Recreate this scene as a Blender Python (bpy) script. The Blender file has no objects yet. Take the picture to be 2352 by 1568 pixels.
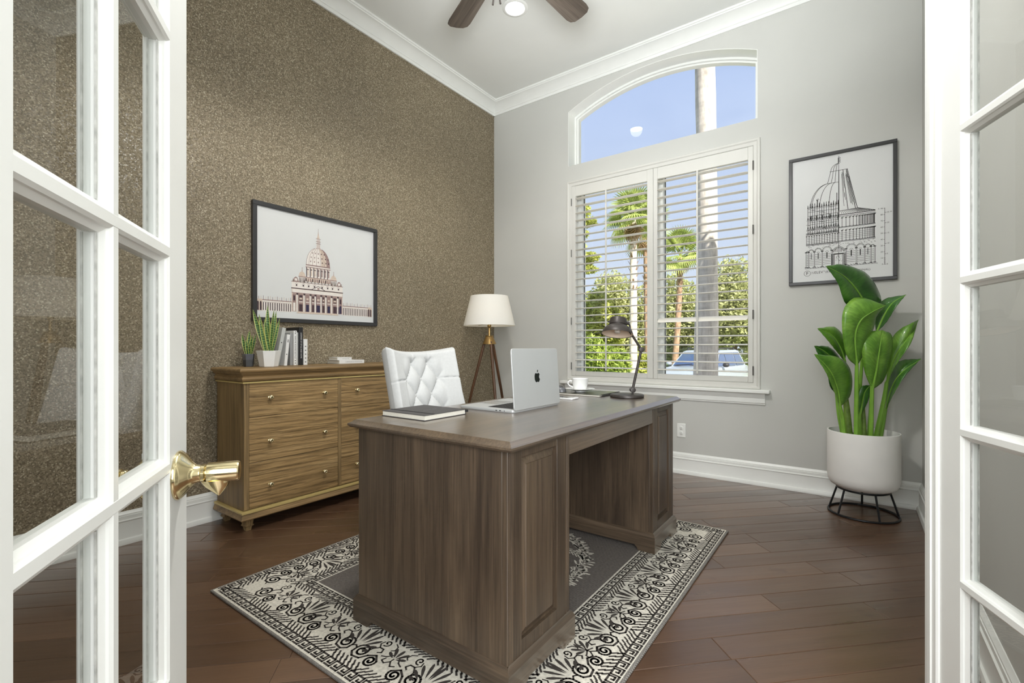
import bpy, bmesh, math, random
from mathutils import Matrix, Vector
R = math.radians
random.seed(7)
SC = bpy.context.scene
C = SC.collection

# ---------------------------------------------------------------- camera
EYE = 1.05
YAW = R(36.04)
cam_d = bpy.data.cameras.new('camera')
cam = bpy.data.objects.new('camera', cam_d)
C.objects.link(cam)
cam.location = (0, 0, EYE)
cam.rotation_euler = (R(90), 0, YAW)
cam_d.sensor_width = 36
cam_d.lens = 36 * 1083 / 2352
cam_d.shift_y = 13 / 2352
cam_d.clip_start = 0.02
cam_d.clip_end = 400
SC.camera = cam

# ---------------------------------------------------------------- world, sun, area lights, exposure
def lin(c):
    c /= 255
    return c / 12.92 if c <= .04045 else ((c + .055) / 1.055) ** 2.4
def S(r, g, b, a=1):
    return (lin(r), lin(g), lin(b), a)

wd = bpy.data.worlds.new('sky')
SC.world = wd
wd.use_nodes = True
nt = wd.node_tree
nt.nodes.clear()
_o = nt.nodes.new('ShaderNodeOutputWorld')
_b = nt.nodes.new('ShaderNodeBackground')
_r = nt.nodes.new('ShaderNodeValToRGB')
_s = nt.nodes.new('ShaderNodeSeparateXYZ')
_t = nt.nodes.new('ShaderNodeTexCoord')
nt.links.new(_t.outputs['Generated'], _s.inputs[0])
nt.links.new(_s.outputs['Z'], _r.inputs[0])
nt.links.new(_r.outputs[0], _b.inputs[0])
nt.links.new(_b.outputs[0], _o.inputs[0])
_r.color_ramp.elements[0].position = 0.0
_r.color_ramp.elements[0].color = S(226, 236, 248)
_r.color_ramp.elements[1].position = 0.9
_r.color_ramp.elements[1].color = S(140, 172, 232)
_e = _r.color_ramp.elements.new(0.42)
_e.color = S(190, 209, 245)
_b.inputs['Strength'].default_value = .95

def light(name, kind, loc, energy, color=(1, 1, 1), aim=None, **kw):
    d = bpy.data.lights.new(name, kind)
    d.energy = energy
    d.color = color[:3]
    for k, v in kw.items():
        setattr(d, k, v)
    o = bpy.data.objects.new(name, d)
    C.objects.link(o)
    o.location = loc
    if aim is not None:
        o.rotation_euler = (Vector(aim) - Vector(loc)).to_track_quat('-Z', 'Y').to_euler()
    return o

light('sun', 'SUN', (14, -8, 20), 11, (1.0, .95, .87), aim=(14 - .7, -8 + .5, 20 - .8), angle=R(.6))
# added fill lights without fixtures; the first two stand in for a bounced flash
light('bounce_light', 'SPOT', (-.45, .72, 1.85), 370, (.95, .98, 1), aim=(-1.15, 2.9, 3.66), spot_size=R(80), spot_blend=1.0, shadow_soft_size=.25)
light('ceiling_bounce_light', 'AREA', (-.75, .95, 2.3), 22, (.95, .98, 1), aim=(-1.0, 1.8, 3.66), shape='DISK', size=1.0)
light('room_fill', 'SPOT', (-1.0, 1.4, 2.85), 92, (1, .98, .95), aim=(-1.05, 1.5, 0), spot_size=R(176), spot_blend=.25, shadow_soft_size=.12)  # added downward fill hanging free in the room, no fixture
light('doorway_fill', 'SPOT', (-.35, 1.0, 2.2), 4, (.95, .98, 1), aim=(-.35, 1.0, 0), spot_size=R(178), spot_blend=.2, shadow_soft_size=.3)  # added fill for the door leaves and the right wall
light('foyer_fill_back', 'AREA', (.45, -1.6, 1.9), 98, (.95, .98, 1), aim=(-1.2, 2.2, 1.2), shape='RECTANGLE', size=2.0, size_y=1.8)  # added fill behind the camera; the foyer has no window built
light('foyer_fill_side', 'AREA', (1.25, -.75, 1.65), 96, (.95, .98, 1), aim=(-1.9, 2.0, 1.0), shape='RECTANGLE', size=2.0, size_y=1.8)  # second added fill, thrown through the doorway onto dresser and chair
SC.view_settings.view_transform = 'Standard'
SC.view_settings.look = 'None'
SC.view_settings.gamma = 1
SC.view_settings.use_curve_mapping = False
SC.view_settings.exposure = 0.16
SC.cycles.use_denoising = True
SC.cycles.max_bounces = 10
SC.cycles.diffuse_bounces = 5
SC.cycles.transparent_max_bounces = 24
SC.cycles.caustics_reflective = False
SC.cycles.caustics_refractive = False
SC.cycles.sample_clamp_indirect = 8

# ---------------------------------------------------------------- mesh helpers
W = {}
def wm(o):
    return W.get(o.name, Matrix.Identity(4))

class MB:
    def __init__(self):
        self.v, self.f, self.mi = [], [], []
        self.cur = 0
        self.X = None
    def P(self, p):
        p = Vector(p)
        if self.X is not None:
            p = self.X @ p
        self.v.append(p)
        return len(self.v) - 1
    def face(self, ids):
        self.f.append(tuple(ids))
        self.mi.append(self.cur)
    def poly(self, pts):
        self.face([self.P(p) for p in pts])
    def box(self, x0, x1, y0, y1, z0, z1):
        a = [self.P((x, y, z)) for z in (z0, z1) for y in (y0, y1) for x in (x0, x1)]
        for q in ((0, 2, 3, 1), (4, 5, 7, 6), (0, 1, 5, 4), (2, 6, 7, 3), (0, 4, 6, 2), (1, 3, 7, 5)):
            self.face([a[i] for i in q])
        return self
    def prism(self, poly, axis, a, b):
        def m(p, t):
            return {'x': (t, p[0], p[1]), 'y': (p[0], t, p[1]), 'z': (p[0], p[1], t)}[axis]
        n = len(poly)
        A = [self.P(m(p, a)) for p in poly]
        B = [self.P(m(p, b)) for p in poly]
        self.face(A[::-1])
        self.face(B)
        for i in range(n):
            j = (i + 1) % n
            self.face((A[i], A[j], B[j], B[i]))
        return self
    def frustum(self, b, t, z0, z1):
        """box with different rectangles (x0,x1,y0,y1) at bottom and top"""
        a = [self.P(p) for p in ((b[0], b[2], z0), (b[1], b[2], z0), (b[1], b[3], z0), (b[0], b[3], z0),
                                 (t[0], t[2], z1), (t[1], t[2], z1), (t[1], t[3], z1), (t[0], t[3], z1))]
        for q in ((3, 2, 1, 0), (4, 5, 6, 7), (0, 1, 5, 4), (1, 2, 6, 5), (2, 3, 7, 6), (3, 0, 4, 7)):
            self.face([a[i] for i in q])
        return self
    def ringstack(self, rings, capa=True, capb=True, closed=False):
        ids = [[self.P(p) for p in r] for r in rings]
        n = len(ids[0])
        for k in range(len(ids) - 1 + (1 if closed else 0)):
            A, B = ids[k], ids[(k + 1) % len(ids)]
            for i in range(n):
                j = (i + 1) % n
                self.face((A[i], A[j], B[j], B[i]))
        if not closed:
            if capa:
                self.face(ids[0][::-1])
            if capb:
                self.face(ids[-1])
        return self
    def lathe(self, prof, c=(0, 0, 0), n=24, caps=True, off=0):
        rings = []
        for r, z in prof:
            rings.append([(c[0] + r * math.cos(2 * math.pi * i / n + off), c[1] + r * math.sin(2 * math.pi * i / n + off), c[2] + z) for i in range(n)])
        return self.ringstack(rings, caps, caps)
    def tube(self, pts, r, n=8, caps=True, closed=False):
        pts = [Vector(p) for p in pts]
        rr = r if isinstance(r, (list, tuple)) else [r] * len(pts)
        rings = []
        N = len(pts)
        up = None
        for i, p in enumerate(pts):
            if closed:
                t = pts[(i + 1) % N] - pts[i - 1]
            else:
                t = pts[min(i + 1, N - 1)] - pts[max(i - 1, 0)]
            t.normalize()
            if up is None:
                up = Vector((0, 0, 1)) if abs(t.z) < .9 else Vector((1, 0, 0))
            s = t.cross(up)
            if s.length < 1e-6:
                s = t.orthogonal()
            s.normalize()
            u = s.cross(t).normalized()
            up = u
            rings.append([p + (s * math.cos(2 * math.pi * k / n) + u * math.sin(2 * math.pi * k / n)) * rr[i] for k in range(n)])
        return self.ringstack(rings, caps, caps, closed)
    def sheet(self, g):
        ids = [[self.P(p) for p in row] for row in g]
        for i in range(len(ids) - 1):
            for j in range(len(ids[0]) - 1):
                self.face((ids[i][j], ids[i][j + 1], ids[i + 1][j + 1], ids[i + 1][j]))
        return ids
    def ball(self, c, r, n=12, m=8, sz=1):
        rings = []
        for k in range(1, m):
            a = math.pi * k / m
            rings.append([(c[0] + r * math.sin(a) * math.cos(2 * math.pi * i / n), c[1] + r * math.sin(a) * math.sin(2 * math.pi * i / n), c[2] - r * sz * math.cos(a)) for i in range(n)])
        return self.ringstack(rings)
    def line(self, fr, pts, w, close=False):
        """flat ribbon along 2D points in frame fr=(origin,U,V)"""
        o, U, V = fr
        P = [Vector((p[0], p[1])) for p in pts]
        if close:
            P.append(P[0])
        for a, b in zip(P[:-1], P[1:]):
            d = b - a
            if d.length < 1e-7:
                continue
            d.normalize()
            n = Vector((-d.y, d.x)) * w / 2
            e = d * w * .35
            q = [a - e + n, a - e - n, b + e - n, b + e + n]
            self.poly([o + U * c.x + V * c.y for c in q])
        return self
    def fill(self, fr, pts):
        o, U, V = fr
        self.poly([o + U * p[0] + V * p[1] for p in pts])
        return self
    def build(self, name, mat, parent=None, kind=None, bevel=0, smooth=True, angle=38, seg=2, solid=0, fix=True):
        me = bpy.data.meshes.new(name)
        inv = wm(parent).inverted() if parent else Matrix.Identity(4)
        me.from_pydata([tuple(inv @ v) for v in self.v], [], self.f)
        mats = mat if isinstance(mat, (list, tuple)) else [mat]
        for m in mats:
            me.materials.append(m)
        if len(mats) > 1:
            me.polygons.foreach_set('material_index', self.mi)
        if fix:
            bm = bmesh.new()
            bm.from_mesh(me)
            bmesh.ops.recalc_face_normals(bm, faces=bm.faces)
            bm.to_mesh(me)
            bm.free()
        if smooth:
            me.polygons.foreach_set('use_smooth', [True] * len(me.polygons))
            me.set_sharp_from_angle(angle=R(angle))
        me.update()
        o = bpy.data.objects.new(name, me)
        C.objects.link(o)
        if solid:
            m = o.modifiers.new('solid', 'SOLIDIFY')
            m.thickness = solid
            m.offset = 0
        if bevel:
            m = o.modifiers.new('bevel', 'BEVEL')
            m.width = bevel
            m.segments = seg
            m.limit_method = 'ANGLE'
            m.angle_limit = R(40)
        if parent:
            o.parent = parent
            W[o.name] = wm(parent).copy()
        if kind:
            o['kind'] = kind
        return o

def tag(o, label, cat, group=None):
    o['label'] = label
    o['category'] = cat
    if group:
        o['group'] = group
    return o
def thing(name, label, cat, loc=(0, 0, 0), rz=0, group=None):
    o = bpy.data.objects.new(name, None)
    C.objects.link(o)
    o.empty_display_size = .1
    o.location = loc
    o.rotation_euler = (0, 0, rz)
    W[o.name] = Matrix.Translation(loc) @ Matrix.Rotation(rz, 4, 'Z')
    return tag(o, label, cat, group)
def struct_empty(name, loc=(0, 0, 0), rz=0):
    o = bpy.data.objects.new(name, None)
    C.objects.link(o)
    o.location = loc
    o.rotation_euler = (0, 0, rz)
    W[o.name] = Matrix.Translation(loc) @ Matrix.Rotation(rz, 4, 'Z')
    o['kind'] = 'structure'
    return o
def linked(src, name, parent, loc, rot=(0, 0, 0), scale=(1, 1, 1)):
    """another piece that shares src's mesh"""
    o = src.copy()
    o.name = name
    C.objects.link(o)
    o.parent = parent
    o.location = loc
    o.rotation_euler = rot
    o.scale = scale
    return o
def local(parent):
    """matrix so that MB.X builds in the parent's own frame"""
    return wm(parent)
def text(name, body, size, mat, parent, mtx, extrude=.0003, align='CENTER', spacing=1.0):
    cu = bpy.data.curves.new(name, 'FONT')
    cu.body = body
    cu.size = size
    cu.extrude = extrude
    cu.align_x = align
    cu.align_y = 'CENTER'
    cu.space_character = spacing
    cu.resolution_u = 2
    cu.materials.append(mat)
    o = bpy.data.objects.new(name, cu)
    C.objects.link(o)
    bpy.context.view_layer.update()
    me = bpy.data.meshes.new_from_object(o.evaluated_get(bpy.context.evaluated_depsgraph_get()))
    bpy.data.objects.remove(o)
    bpy.data.curves.remove(cu)
    o = bpy.data.objects.new(name, me)
    C.objects.link(o)
    if parent:
        o.parent = parent
        mtx = wm(parent).inverted() @ mtx
    o.matrix_local = mtx
    return o
def frame_m(o, x, y):
    """matrix with the given local x and y axes"""
    x, y = Vector(x).normalized(), Vector(y).normalized()
    z = x.cross(y)
    m = Matrix((x, y, z)).transposed().to_4x4()
    m.translation = Vector(o)
    return m

# ---------------------------------------------------------------- materials
def newmat(name):
    m = bpy.data.materials.new(name)
    m.use_nodes = True
    n = m.node_tree
    p = n.nodes['Principled BSDF']
    return m, n, p
def node(n, t, **kw):
    x = n.nodes.new(t)
    for k, v in kw.items():
        setattr(x, k, v)
    return x
def coords(n, scale, rnd=True, rot=(0, 0, 0)):
    tc = node(n, 'ShaderNodeTexCoord')
    mp = node(n, 'ShaderNodeMapping')
    mp.inputs['Scale'].default_value = scale
    mp.inputs['Rotation'].default_value = rot
    if rnd:
        oi = node(n, 'ShaderNodeObjectInfo')
        ml = node(n, 'ShaderNodeMath', operation='MULTIPLY')
        ml.inputs[1].default_value = 37.0
        ad = node(n, 'ShaderNodeVectorMath', operation='ADD')
        n.links.new(oi.outputs['Random'], ml.inputs[0])
        n.links.new(tc.outputs['Object'], ad.inputs[0])
        n.links.new(ml.outputs[0], ad.inputs[1])
        n.links.new(ad.outputs[0], mp.inputs[0])
    else:
        n.links.new(tc.outputs['Object'], mp.inputs[0])
    return mp.outputs[0]
def noise(n, vec, scale=5, detail=3, rough=.5, dist=0):
    x = node(n, 'ShaderNodeTexNoise')
    x.inputs['Scale'].default_value = scale
    x.inputs['Detail'].default_value = detail
    x.inputs['Roughness'].default_value = rough
    x.inputs['Distortion'].default_value = dist
    n.links.new(vec, x.inputs['Vector'])
    return x.outputs[0]
def ramp(n, fac, stops):
    r = node(n, 'ShaderNodeValToRGB')
    e = r.color_ramp.elements
    e[0].position, e[0].color = stops[0]
    e[1].position, e[1].color = stops[-1]
    for p, c in stops[1:-1]:
        k = e.new(p)
        k.color = c
    n.links.new(fac, r.inputs[0])
    return r.outputs[0]
def mix(n, a, b, fac=.5, mode='MULTIPLY'):
    x = node(n, 'ShaderNodeMix', data_type='RGBA', blend_type=mode)
    for s, v in ((6, a), (7, b), (0, fac)):
        if hasattr(v, 'is_output'):
            n.links.new(v, x.inputs[s])
        else:
            x.inputs[s].default_value = v
    return x.outputs[2]
def bump(n, p, h, strength=.2, dist=.01):
    b = node(n, 'ShaderNodeBump')
    b.inputs['Strength'].default_value = strength
    b.inputs['Distance'].default_value = dist
    n.links.new(h, b.inputs['Height'])
    n.links.new(b.outputs[0], p.inputs['Normal'])
def plain(name, col, rough=.5, metal=0, var=.06, vs=30, bmp=0, bs=200, coat=0, spec=.5, sheen=0):
    """one colour with a faint mottle"""
    m, n, p = newmat(name)
    v = coords(n, (1, 1, 1))
    a = tuple(c * (1 - var) for c in col[:3]) + (1,)
    b = tuple(min(1, c * (1 + var)) for c in col[:3]) + (1,)
    n.links.new(ramp(n, noise(n, v, vs, 3), [(.3, a), (.7, b)]), p.inputs['Base Color'])
    p.inputs['Roughness'].default_value = rough
    p.inputs['Metallic'].default_value = metal
    p.inputs['Specular IOR Level'].default_value = spec
    p.inputs['Coat Weight'].default_value = coat
    p.inputs['Coat Roughness'].default_value = .15
    p.inputs['Sheen Weight'].default_value = sheen
    if bmp:
        bump(n, p, noise(n, v, bs, 4), bmp, .002)
    return m
def wood(name, dark, mid, light_, axis='z', rough=.4, coat=0, streak=.55, big=1.0, waves=0, bmp=.12, rot=(0, 0, 0)):
    m, n, p = newmat(name)
    def sc(a, l):
        return tuple(l if k == axis else a for k in 'xyz')
    v1 = coords(n, sc(7 * big, .7 * big), rot=rot)
    base = ramp(n, noise(n, v1, 1, 5, .6, .6), [(.28, dark), (.5, mid), (.75, light_)])
    v2 = coords(n, sc(150, 3.5), rot=rot)
    fine = noise(n, v2, 1, 4, .6)
    st = ramp(n, fine, [(.35, (1 - streak,) * 3 + (1,)), (.62, (1, 1, 1, 1))])
    col = mix(n, base, st, .8)
    if waves:
        v3 = coords(n, sc(1.0, .22), rot=rot)
        wv = node(n, 'ShaderNodeTexWave', wave_type='RINGS', rings_direction='SPHERICAL')
        wv.inputs['Scale'].default_value = waves
        wv.inputs['Distortion'].default_value = 5
        wv.inputs['Detail'].default_value = 3
        wv.inputs['Detail Scale'].default_value = 1.6
        n.links.new(v3, wv.inputs['Vector'])
        col = mix(n, col, ramp(n, wv.outputs[1], [(.0, (.5, .48, .45, 1)), (.3, (1, 1, 1, 1))]), .6)
    n.links.new(col, p.inputs['Base Color'])
    p.inputs['Roughness'].default_value = rough
    p.inputs['Coat Weight'].default_value = coat
    p.inputs['Coat Roughness'].default_value = .2 if coat < .9 else .27
    p.inputs['Coat IOR'].default_value = 1.5 if coat < .9 else 1.85
    bump(n, p, fine, bmp, .002)
    return m
def glass(name, tint=(1, 1, 1, 1), ior=1.45, gain=1.0):
    m = bpy.data.materials.new(name)
    m.use_nodes = True
    n = m.node_tree
    n.nodes.remove(n.nodes['Principled BSDF'])
    t = node(n, 'ShaderNodeBsdfTransparent')
    v = coords(n, (1, 1, 1))
    n.links.new(ramp(n, noise(n, v, 2, 2), [(.3, tuple(c * .985 for c in tint[:3]) + (1,)), (.7, tint)]), t.inputs[0])
    g = node(n, 'ShaderNodeBsdfGlossy')
    g.inputs['Roughness'].default_value = 0.0
    b = node(n, 'ShaderNodeBump')
    b.inputs['Strength'].default_value = .03
    b.inputs['Distance'].default_value = .01
    n.links.new(noise(n, v, 2.2, 1), b.inputs['Height'])
    n.links.new(b.outputs[0], g.inputs['Normal'])
    # Schlick reflectance, the same from both faces of the sheet
    lw = node(n, 'ShaderNodeLayerWeight')
    lw.inputs['Blend'].default_value = .5
    pw = node(n, 'ShaderNodeMath', operation='POWER')
    pw.inputs[1].default_value = 5
    n.links.new(lw.outputs['Facing'], pw.inputs[0])
    mu = node(n, 'ShaderNodeMath', operation='MULTIPLY_ADD', use_clamp=True)
    f0 = 2 * ((ior - 1) / (ior + 1)) ** 2 * gain
    mu.inputs[1].default_value = 1 - f0
    mu.inputs[2].default_value = f0
    n.links.new(pw.outputs[0], mu.inputs[0])
    mx = node(n, 'ShaderNodeMixShader')
    n.links.new(mu.outputs[0], mx.inputs[0])
    n.links.new(t.outputs[0], mx.inputs[1])
    n.links.new(g.outputs[0], mx.inputs[2])
    n.links.new(mx.outputs[0], n.nodes['Material Output'].inputs[0])
    return m
def emitter(name, col, strength):
    m, n, p = newmat(name)
    p.inputs['Base Color'].default_value = col
    v = coords(n, (1, 1, 1))
    n.links.new(ramp(n, noise(n, v, 8, 2), [(.3, tuple(c * .96 for c in col[:3]) + (1,)), (.7, col)]), p.inputs['Emission Color'])
    p.inputs['Emission Strength'].default_value = strength
    return m

white_paint = plain('white_trim_paint', S(232, 233, 229), .32, var=.015, vs=8)
ceiling_paint = plain('ceiling_paint', S(226, 227, 223), .8, var=.012, vs=4, bmp=.05, bs=120)
wall_paint = plain('greige_wall_paint', S(196, 196, 191), .7, var=.015, vs=3, bmp=.08, bs=160)
shutter_paint = plain('shutter_paint', S(208, 207, 201), .38, var=.015, vs=8)
brass = plain('polished_brass', S(238, 222, 176), .14, 1, var=.05, vs=20)
dull_brass = plain('satin_brass', S(176, 146, 96), .32, 1, var=.06, vs=20)
dark_metal = plain('dark_bronze_metal', S(62, 57, 54), .42, .3, var=.08, vs=25)
black_metal = plain('black_iron', S(34, 35, 37), .4, .4, var=.1, vs=40)
chrome = plain('chrome', S(225, 225, 225), .12, 1, var=.03)
hinge_metal = plain('nickel_hinge', S(110, 108, 104), .35, .7)
clear_glass = glass('window_glass', (.985, .995, .99, 1))
door_glass = glass('door_glass', (.97, .985, .975, 1), 1.5, .75)
lit_louver_paint = plain('lit_louver_paint', S(234, 231, 222), .38, var=.015, vs=8)  # shutter paint made lighter, in place of light missing under the louvers
paper = plain('white_paper', S(212, 213, 212), .55, var=.012, vs=6)
ink = plain('black_ink', S(32, 31, 30), .7, var=.1, vs=60)
frame_black = plain('black_frame_lacquer', S(52, 52, 53), .35, var=.05, vs=30)

def wallpaper_mat():
    m, n, p = newmat('mica_chip_wallpaper')
    v = coords(n, (1, 1, 1), rnd=False)
    vo = node(n, 'ShaderNodeTexVoronoi')
    vo.inputs['Scale'].default_value = 175
    n.links.new(v, vo.inputs['Vector'])
    sp = node(n, 'ShaderNodeSeparateColor')
    n.links.new(vo.outputs['Color'], sp.inputs[0])
    chips = ramp(n, sp.outputs[0], [(0, S(104, 92, 71)), (.3, S(126, 114, 91)), (.6, S(142, 129, 106)), (.88, S(160, 147, 123)), (1, S(192, 181, 157))])
    cloud = ramp(n, noise(n, v, 1.6, 3), [(.3, (.86, .86, .86, 1)), (.7, (1, 1, 1, 1))])
    fine = ramp(n, noise(n, v, 260, 2), [(.3, (.8, .8, .8, 1)), (.65, (1.05, 1.05, 1.05, 1))])
    n.links.new(mix(n, mix(n, chips, cloud, 1), fine, .8), p.inputs['Base Color'])
    rg = ramp(n, sp.outputs[1], [(0, (.3, .3, .3, 1)), (.4, (.75, .75, .75, 1))])
    n.links.new(rg, p.inputs['Roughness'])
    p.inputs['Specular IOR Level'].default_value = .6
    bump(n, p, vo.outputs['Color'], .6, .004)
    return m
wallpaper = wallpaper_mat()

def plank_mat():
    m, n, p = newmat('hardwood_plank')
    oi = node(n, 'ShaderNodeObjectInfo')
    tone = ramp(n, oi.outputs['Random'], [(0, S(82, 59, 43)), (.35, S(92, 67, 49)), (.7, S(99, 73, 54)), (1, S(108, 81, 61))])
    v1 = coords(n, (1.6, 16, 16))
    g = ramp(n, noise(n, v1, 1, 5, .65, .5), [(.25, (.68, .66, .64, 1)), (.5, (.96, .96, .96, 1)), (.8, (1.16, 1.15, 1.13, 1))])
    v2 = coords(n, (6, 220, 220))
    f = noise(n, v2, 1, 3)
    c = mix(n, mix(n, tone, g, .75), ramp(n, f, [(.3, (.72, .72, .72, 1)), (.6, (1, 1, 1, 1))]), .5)
    v3 = coords(n, (9, 9, 9))
    kn = ramp(n, noise(n, v3, 1, 2), [(.24, (.55, .5, .47, 1)), (.36, (1, 1, 1, 1))])
    n.links.new(mix(n, c, kn, .6), p.inputs['Base Color'])
    n.links.new(ramp(n, noise(n, v1, 1, 3), [(.3, (.26, .26, .26, 1)), (.7, (.42, .42, .42, 1))]), p.inputs['Roughness'])
    p.inputs['Coat Weight'].default_value = .7
    p.inputs['Coat Roughness'].default_value = .24
    bump(n, p, noise(n, coords(n, (5, 40, 40)), 1, 3), .10, .004)
    return m
plank = plank_mat()
seam_dark = plain('floor_seam', S(40, 26, 19), .8)
desk_v = wood('espresso_veneer_upright', S(56, 45, 36), S(82, 68, 54), S(103, 86, 68), 'z', .4, .15, .5, 1.3)
desk_h = wood('espresso_veneer_lengthwise', S(66, 54, 43), S(92, 76, 60), S(110, 92, 73), 'y', .3, .95, .5, 1.0, bmp=.02)
desk_x = wood('espresso_veneer_crosswise', S(56, 45, 36), S(82, 68, 54), S(103, 86, 68), 'x', .4, .15, .5, 1.3)
oak_v = wood('weathered_oak_upright', S(120, 98, 66), S(156, 129, 88), S(180, 151, 107), 'z', .5, 0, .6, 1.6, bmp=.25)
oak_h = wood('weathered_oak_drawer', S(136, 109, 70), S(172, 141, 95), S(192, 161, 113), 'y', .48, 0, .6, 3.2, waves=15, bmp=.25)
oak_m = wood('weathered_oak_moulding', S(108, 87, 56), S(152, 123, 82), S(180, 150, 104), 'y', .45, 0, .55, 1.8, bmp=.25)
# ================================================================ the room
XL, XR, YB, YF, ZC = -3.165, .35, 4.02, -.14, 3.66
AX0, AX1, AXC = -2.251, -.603, -1.427           # arched opening
ASP, ARISE = 3.325, .185
AR = ((AX1 - AXC) ** 2 + ARISE ** 2) / (2 * ARISE)
def arch_z(x, grow=0):
    return ASP + ARISE - AR + math.sqrt((AR + grow) ** 2 - (x - AXC) ** 2)

# floor: seam board underneath and single planks laid on the diagonal
floor = struct_empty('floor')
MB().box(-3.6, 2.4, -3.2, 4.4, -.12, -.004).build('subfloor', seam_dark, floor, kind='structure')
PW = .121
ca = math.cos(R(45))
def plank_mesh(a0, a1, b0, b1):
    """a along the board, b across it; eased top edges"""
    e, h = .0022, .0012
    q = MB()
    q.X = Matrix.Rotation(R(45), 4, 'Z')
    r0 = [(a0, b0, -.004), (a1, b0, -.004), (a1, b1, -.004), (a0, b1, -.004)]
    r1 = [(a0, b0, -h), (a1, b0, -h), (a1, b1, -h), (a0, b1, -h)]
    r2 = [(a0 + e, b0 + e, 0), (a1 - e, b0 + e, 0), (a1 - e, b1 - e, 0), (a0 + e, b1 - e, 0)]
    q.ringstack([r0, r1, r2], capa=False)
    return q
rp = random.Random(11)
# rows are counted across (b = (-x+y)/sqrt2), boards run along a = (x+y)/sqrt2
rows = range(-9, 64)
for k in rows:
    b0 = k * PW
    b1 = b0 + PW - .0008
    bm_ = (b0 + b1) / 2
    lo, hi = None, None
    a = -4.0
    while a < 6.2:                                # the stretch of this row that lies in the room
        x, y = (a - bm_) * ca, (a + bm_) * ca
        if XL - .12 < x < 1.3 and -1.1 < y < YB + .12:
            lo = a if lo is None else lo
            hi = a
        a += .04
    if lo is None:
        continue
    a = lo - rp.uniform(0, .7)
    while a < hi:
        L = rp.uniform(.75, 1.5)
        e = min(a + L, hi + .05)
        s = max(a, lo - .05)
        if e - s > .03:
            o = plank_mesh(s, e - .0008, b0, b1).build('plank', plank, None, smooth=False, fix=False)
            # own frame so that the grain runs with the board
            M_ = Matrix.Rotation(R(45), 4, 'Z')
            o.data.transform(M_.inverted())
            o.rotation_euler = (0, 0, R(45))
            o.parent = floor
        a = e

def wall_prism(name, poly, z0, z1, mat, extra=None):
    q = MB()
    q.prism(poly, 'z', z0, z1)
    o = q.build(name, mat, kind='structure', smooth=False)
    return o
wl = MB().box(XL - .15, XL, YF - .15, YB + .2, 0, ZC).build('wall_left', wallpaper, kind='structure', smooth=False)
# window wall with the arched and the rectangular opening
q = MB()
xs = [AX0 + (AX1 - AX0) * i / 40 for i in range(41)]
Y0, Y1 = YB, YB + .21
q.box(XL - .15, AX0, Y0, Y1, -.7, ZC)
q.box(AX1, XR + .6, Y0, Y1, -.7, ZC)
q.box(AX0, AX1, Y0, Y1, -.7, .735)
q.box(AX0, AX1, Y0, Y1, 2.60, 2.802)
for a, b in zip(xs[:-1], xs[1:]):
    za, zb = arch_z(a), arch_z(b)
    q.ringstack([[(a, Y0, za), (b, Y0, zb), (b, Y0, ZC), (a, Y0, ZC)], [(a, Y1, za), (b, Y1, zb), (b, Y1, ZC), (a, Y1, ZC)]])
q.build('wall_back', wall_paint, kind='structure', smooth=False)
wall_prism('wall_right', [(XR, 1.35), (XR + .6, 1.35), (XR + .6, YB + .2), (XR, YB + .2)], 0, ZC, wall_paint)
# diagonal doorway: leaves hinge at HL and HR
HL, HR = Vector((-.466, .014)), Vector((.356, .966))
du = (HR - HL).normalized()
dn = Vector((-du.y, du.x))                         # into the room
jt = .03
def dpt(s, n):
    p = HL + du * s + dn * n
    return (p.x, p.y)
DW = (HR - HL).length
q = MB()
q.prism([dpt(-.25, 0), dpt(-.05, 0), dpt(-.05, -.13), dpt(-.25, -.13)], 'z', 0, ZC)
q.prism([dpt(DW + .05, 0), dpt(DW + .52, 0), dpt(DW + .52, -.13), dpt(DW + .05, -.13)], 'z', 0, ZC)
q.prism([dpt(-.05, 0), dpt(DW + .05, 0), dpt(DW + .05, -.13), dpt(-.05, -.13)], 'z', 2.08, ZC)
q.prism([dpt(-.22, 0), (XL - .1, YF), (XL - .1, YF - .13), dpt(-.22, -.13)], 'z', 0, ZC)
q.build('wall_front', wall_paint, kind='structure', smooth=False)
q = MB()
for s0, s1 in ((-.05, -.012), (DW + .012, DW + .05)):
    q.prism([dpt(s0, .005), dpt(s1, .005), dpt(s1, -.135), dpt(s0, -.135)], 'z', 0, 2.05)
q.prism([dpt(-.05, .005), dpt(DW + .05, .005), dpt(DW + .05, -.135), dpt(-.05, -.135)], 'z', 2.045, 2.085)
q.build('trim_4', white_paint, kind='structure', smooth=False)
# the foyer behind the camera
q = MB()
q.box(-3.4, 2.3, -3.15, -3.0, 0, ZC)
q.box(2.2, 2.35, -3.1, 1.6, 0, ZC)
q.box(-3.4, -3.25, -3.1, -.14, 0, ZC)
q.box(.9, 2.3, 1.35, 1.5, 0, ZC)
q.build('wall_foyer', wall_paint, kind='structure', smooth=False)
MB().box(-3.6, 2.4, -3.2, 4.25, ZC, ZC + .12).build('ceiling', ceiling_paint, kind='structure', smooth=False)
# gabled roof over it all
q = MB()
q.prism([(-3.6, 3.79), (4.6, 3.79), (4.6, 3.92), (.5, 6.2), (-3.6, 3.92)], 'x', -9, 6)
q.build('roof', plain('roof_shingle', S(120, 108, 98), .9, bmp=.3, bs=30), kind='structure', smooth=False)

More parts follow.
